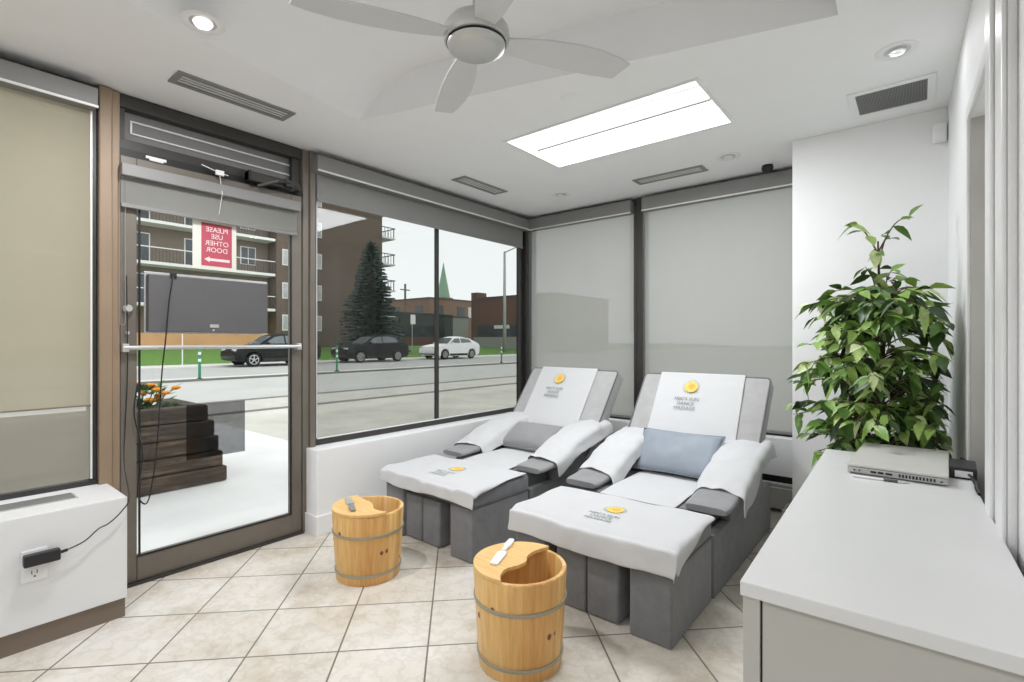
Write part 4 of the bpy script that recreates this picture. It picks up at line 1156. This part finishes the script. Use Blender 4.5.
    for sg in (-1, 1): tl.box(sg * .68 - .18, sg * .68 + .18, 2.02, 2.19, .86, .98, .02)
    tl.xf(Matrix.Scale(s, 4)).build('tail_lamp', 'sign_red', r)
    return r
def thing_part(name, parent, loc):
    o = bpy.data.objects.new(name, None); COL.objects.link(o); o.parent = parent; o.location = loc; return o
car('black crossover with its nose showing through the door glass below the sign box', (-27.9, 13.28, 0), 'car_black', 1)
car('dark hatchback parked before the spruce and the brick wall', (-27.9, 19.72, 0), 'car_grey', 2)
car('white compact car parked behind the thin window mullion', (-27.9, 26.85, 0), 'car_white', 3, 1.05, 1)

# apartment block
FX = -43.0
ab = thing('apartment_building', 'tall brown brick apartment building with white balconies across the street', 'building', (FX, 0, .7))
MB().box(-14, 0, 20.75, 31.7, -.6, 21).box(-14, -1.5, -30, 20.75, 1.25, 21).build('brick_wall', 'brick', ab)
MB().box(-1.49, -1.44, -30, 20.7, 1.3, 21).build('recess_wall', 'recess', ab)
MB().box(-1.5, -.05, -30, 20.75, -.6, 1.25).build('base_wall', 'orange_brick', ab)
for zf in (3.4, 6.4, 9.4, 12.4, 15.4, 18.4):
    MB().box(-1.5, .12, -30, 20.6, zf - .22, zf).build('balcony_slab', 'bframe', ab)
    rl = MB().box(.04, .09, -30, 20.6, zf + 1.0, zf + 1.07)
    rl.build('handrail', 'bframe', ab)
    pk = MB()
    for k in range(110): pk.box(.05, .08, 20.5 - k * .22, 20.53 - k * .22, zf, zf + 1.0)
    pk.build('balustrade', 'rail', ab)
    for yy in (19.0, 15.2, 11.0, 7.4, 3.0, -2.0):
        wd = .55 if yy in (19.0, 7.4) else .9
        zb = zf + (.8 if wd < .6 else .05)
        fr = MB().box(-1.45, -1.38, yy - wd - .08, yy + wd + .08, zb - .06, zf + 2.25).build('window', 'bframe', ab)
        MB().box(-1.39, -1.35, yy - wd, yy - .04, zb, zf + 2.17).box(-1.39, -1.35, yy + .04, yy + wd, zb, zf + 2.17).build('pane', 'bwindow', fr)
for zf in (.8, 3.6, 6.5, 9.4, 12.3, 15.2, 18.1):
    for yy in (21.75, 24.45):
        fr = MB().box(-.02, .04, yy - .50, yy + .50, zf + .75, zf + 2.15).build('window', 'bframe', ab)
        MB().box(.035, .06, yy - .42, yy - .03, zf + .84, zf + 2.06).box(.035, .06, yy + .05, yy + .42, zf + .84, zf + 2.06).build('pane', 'bcurtain', fr)
for zf in (3.1, 5.85, 8.6, 11.35, 14.1, 16.85):
    bs = MB().box(-3.2, -.15, 31.7, 33.5, zf, zf + .16).build('end_balcony', 'bframe', ab)
    e = MB().box(-3.2, -.15, 33.44, 33.5, zf + 1.12, zf + 1.2).box(-.21, -.15, 31.7, 33.5, zf + 1.12, zf + 1.2)
    for k in range(0, 14, 3): e.box(-.2, -.16, 31.75 + k * .13, 31.79 + k * .13, zf + .1, zf + 1.15)
    for k in range(0, 20, 3): e.box(-3.15 + k * .15, -3.11 + k * .15, 33.45, 33.49, zf + .1, zf + 1.15)
    e.build('balcony_rail', 'rail', bs)

# spruce
def spruce():
    r = thing('spruce_tree', 'tall dark spruce standing in front of the brick wall', 'tree', (-36, 25.4, .4))
    MB().tube([(0, 0, 0), (0, 0, 9.4)], .16, 8, radii=[.2, .02]).build('trunk', 'bark', r)
    rng = random.Random(5); m = MB()
    for i in range(34):
        z = .5 + i * .265; rad = 3.05 * (1 - (z / 9.7)) ** .85 + .12
        nb = 15 if i < 20 else 10
        for k in range(nb):
            a = 2 * PI * (k + rng.random() * .8) / nb; L_ = rad * rng.uniform(.72, 1.12)
            d = Vector((math.cos(a), math.sin(a), 0)); s = Vector((-d.y, d.x, 0))
            p0 = Vector((0, 0, z + .25)); p1 = d * L_ * .55 + Vector((0, 0, z + .02)); p2 = d * L_ + Vector((0, 0, z - .12 * L_ + .08))
            for q in range(4):
                w = .17 * L_; t0, t1 = q / 4, (q + 1) / 4
                A0 = p0.lerp(p2, t0) + Vector((0, 0, -.25 * math.sin(t0 * PI) * .5)); A1 = p0.lerp(p2, t1) + Vector((0, 0, -.25 * math.sin(t1 * PI) * .5))
                for sg in (-1, 1):
                    m.poly([A0, A1, A1 + s * sg * w * rng.uniform(.5, 1) + Vector((0, 0, -.14)) + d * .1, A0 + s * sg * w * rng.uniform(.3, .9) + Vector((0, 0, -.16))])
    o = m.build('needles', 'needles', r); o['kind'] = 'stuff'
spruce()

def block(name, label, loc, size, mat, extras=()):
    r = thing(name, label, 'building', loc)
    x, y, z = size
    MB().box(0, x, 0, y, 0, z).build('wall', mat, r)
    MB().box(-.1, x + .1, -.1, y + .1, z, z + .18).build('parapet', 'rail', r)
    return r
b1 = block('brick_building', 'two-storey pinkish brick building below the church spire', (-78, 53.2, 0), (18, 30, 8.1), 'brick_pink')
for yy in (2.0, 7.0, 9.6, 15.0):
    fr = MB().box(18.0, 18.06, yy - .9, yy + .9, 5.3, 7.1).build('window', 'bframe' if yy == 9.6 else 'bwindow', b1)
for xx in (15.5, 9.8, 5.0, 1.5):
    MB().box(xx - .9, xx + .9, -.06, 0, 5.3, 7.0).build('window', 'bwindow', b1)
b2 = block('brick_building', 'long flat-roofed brown brick building behind the street lamp', (-41.4, 43.7, .3), (11.5, 12, 6.0), 'brick_dark')
MB().box(-1.0, .05, .6, 2.2, 0, 6.9).build('chimney', 'brick_dark', b2)
MB().box(.6, 11.4, -.10, 0, 1.55, 2.75).build('shopfront', 'bwindow', b2)
MB().box(.0, 11.5, -.16, 0, 2.75, 2.95).build('canopy_band', 'dark_green', b2)
MB().box(3.4, 5.6, -.22, -.10, 2.45, 2.85).build('fascia_sign', 'bframe', b2)
MB().box(0, 11.5, -.08, 0, .0, 1.5).build('plinth', 'concrete', b2)
b3 = block('low_shop_building', 'low dark green building behind the white car', (-58, 34, .3), (8, 14.4, 4.5), 'dark_green')
MB().box(8.0, 8.08, .5, 14.0, .2, 1.5).build('plinth', 'brick_dark', b3)
MB().box(8.0, 8.06, 3.0, 13.0, 1.6, 3.0).build('shopfront', 'bwindow', b3)
b4 = block('concrete_annex', 'pale concrete block between the dark green building and the brown brick one', (-54, 48.6, .3), (4, 3.0, 4.3), 'concrete')
ch = thing('church_tower', 'green pointed church spire above the brick building', 'church', (-110, 103, 0))
MB().box(-2.0, 2.0, -2.0, 2.0, 0, 14.2).build('tower', 'brick_pink', ch)
t = bmesh.new(); bmesh.ops.create_cone(t, cap_ends=True, segments=8, radius1=2.0, radius2=.05, depth=10.4)
m_ = MB(); m_.join(t, Matrix.Translation((0, 0, 19.4))); m_.build('spire', 'spire', ch)
sl = thing('street_lamp', 'tall grey street lamp near the right edge of the street window', 'street lamp', (-33, 39.4, .2))
MB().tube([(0, 0, 0), (0, 0, 10.3)], .12, 10, radii=[.2, .11]).build('lamp_post', 'pole_grey', sl, True)
MB().tube([(0, 0, 10.2), (1.0, 1.3, 11.0), (1.6, 2.0, 11.2)], .06, 8).build('lamp_arm', 'pole_grey', sl, True)
MB().box(1.3, 2.2, 1.85, 2.25, 11.12, 11.3, .05).build('lamp_head', 'pole_grey', sl)
up = thing('utility_pole', 'slim utility pole rising behind the dark green building', 'utility pole', (-62, 50.0, 0))
MB().tube([(0, 0, 0), (0, 0, 10.2)], .16, 8).build('pole_shaft', 'pole_wood', up)
MB().box(-.06, .06, -.9, .9, 9.2, 9.36).build('cross_arm', 'pole_wood', up)
rs = thing('road_sign', 'small white road sign on a post in front of the dark green building', 'road sign', (-33, 27.35, .2))
MB().tube([(0, 0, 0), (0, 0, 3.3)], .035, 8).build('sign_post', 'pole_grey', rs)
MB().box(.03, .06, -.2, .3, 2.55, 3.35, .01).build('sign_plate', 'bframe', rs)

# unseen ceiling panels added behind the camera to go with the fill lamps
for x, y, lab in ((-1.5, -.7, 'added unseen fill panel behind the camera on the door side'), (1.1, -.7, 'added unseen fill panel behind the camera on the far side')):
    troffer(x, y, lab)
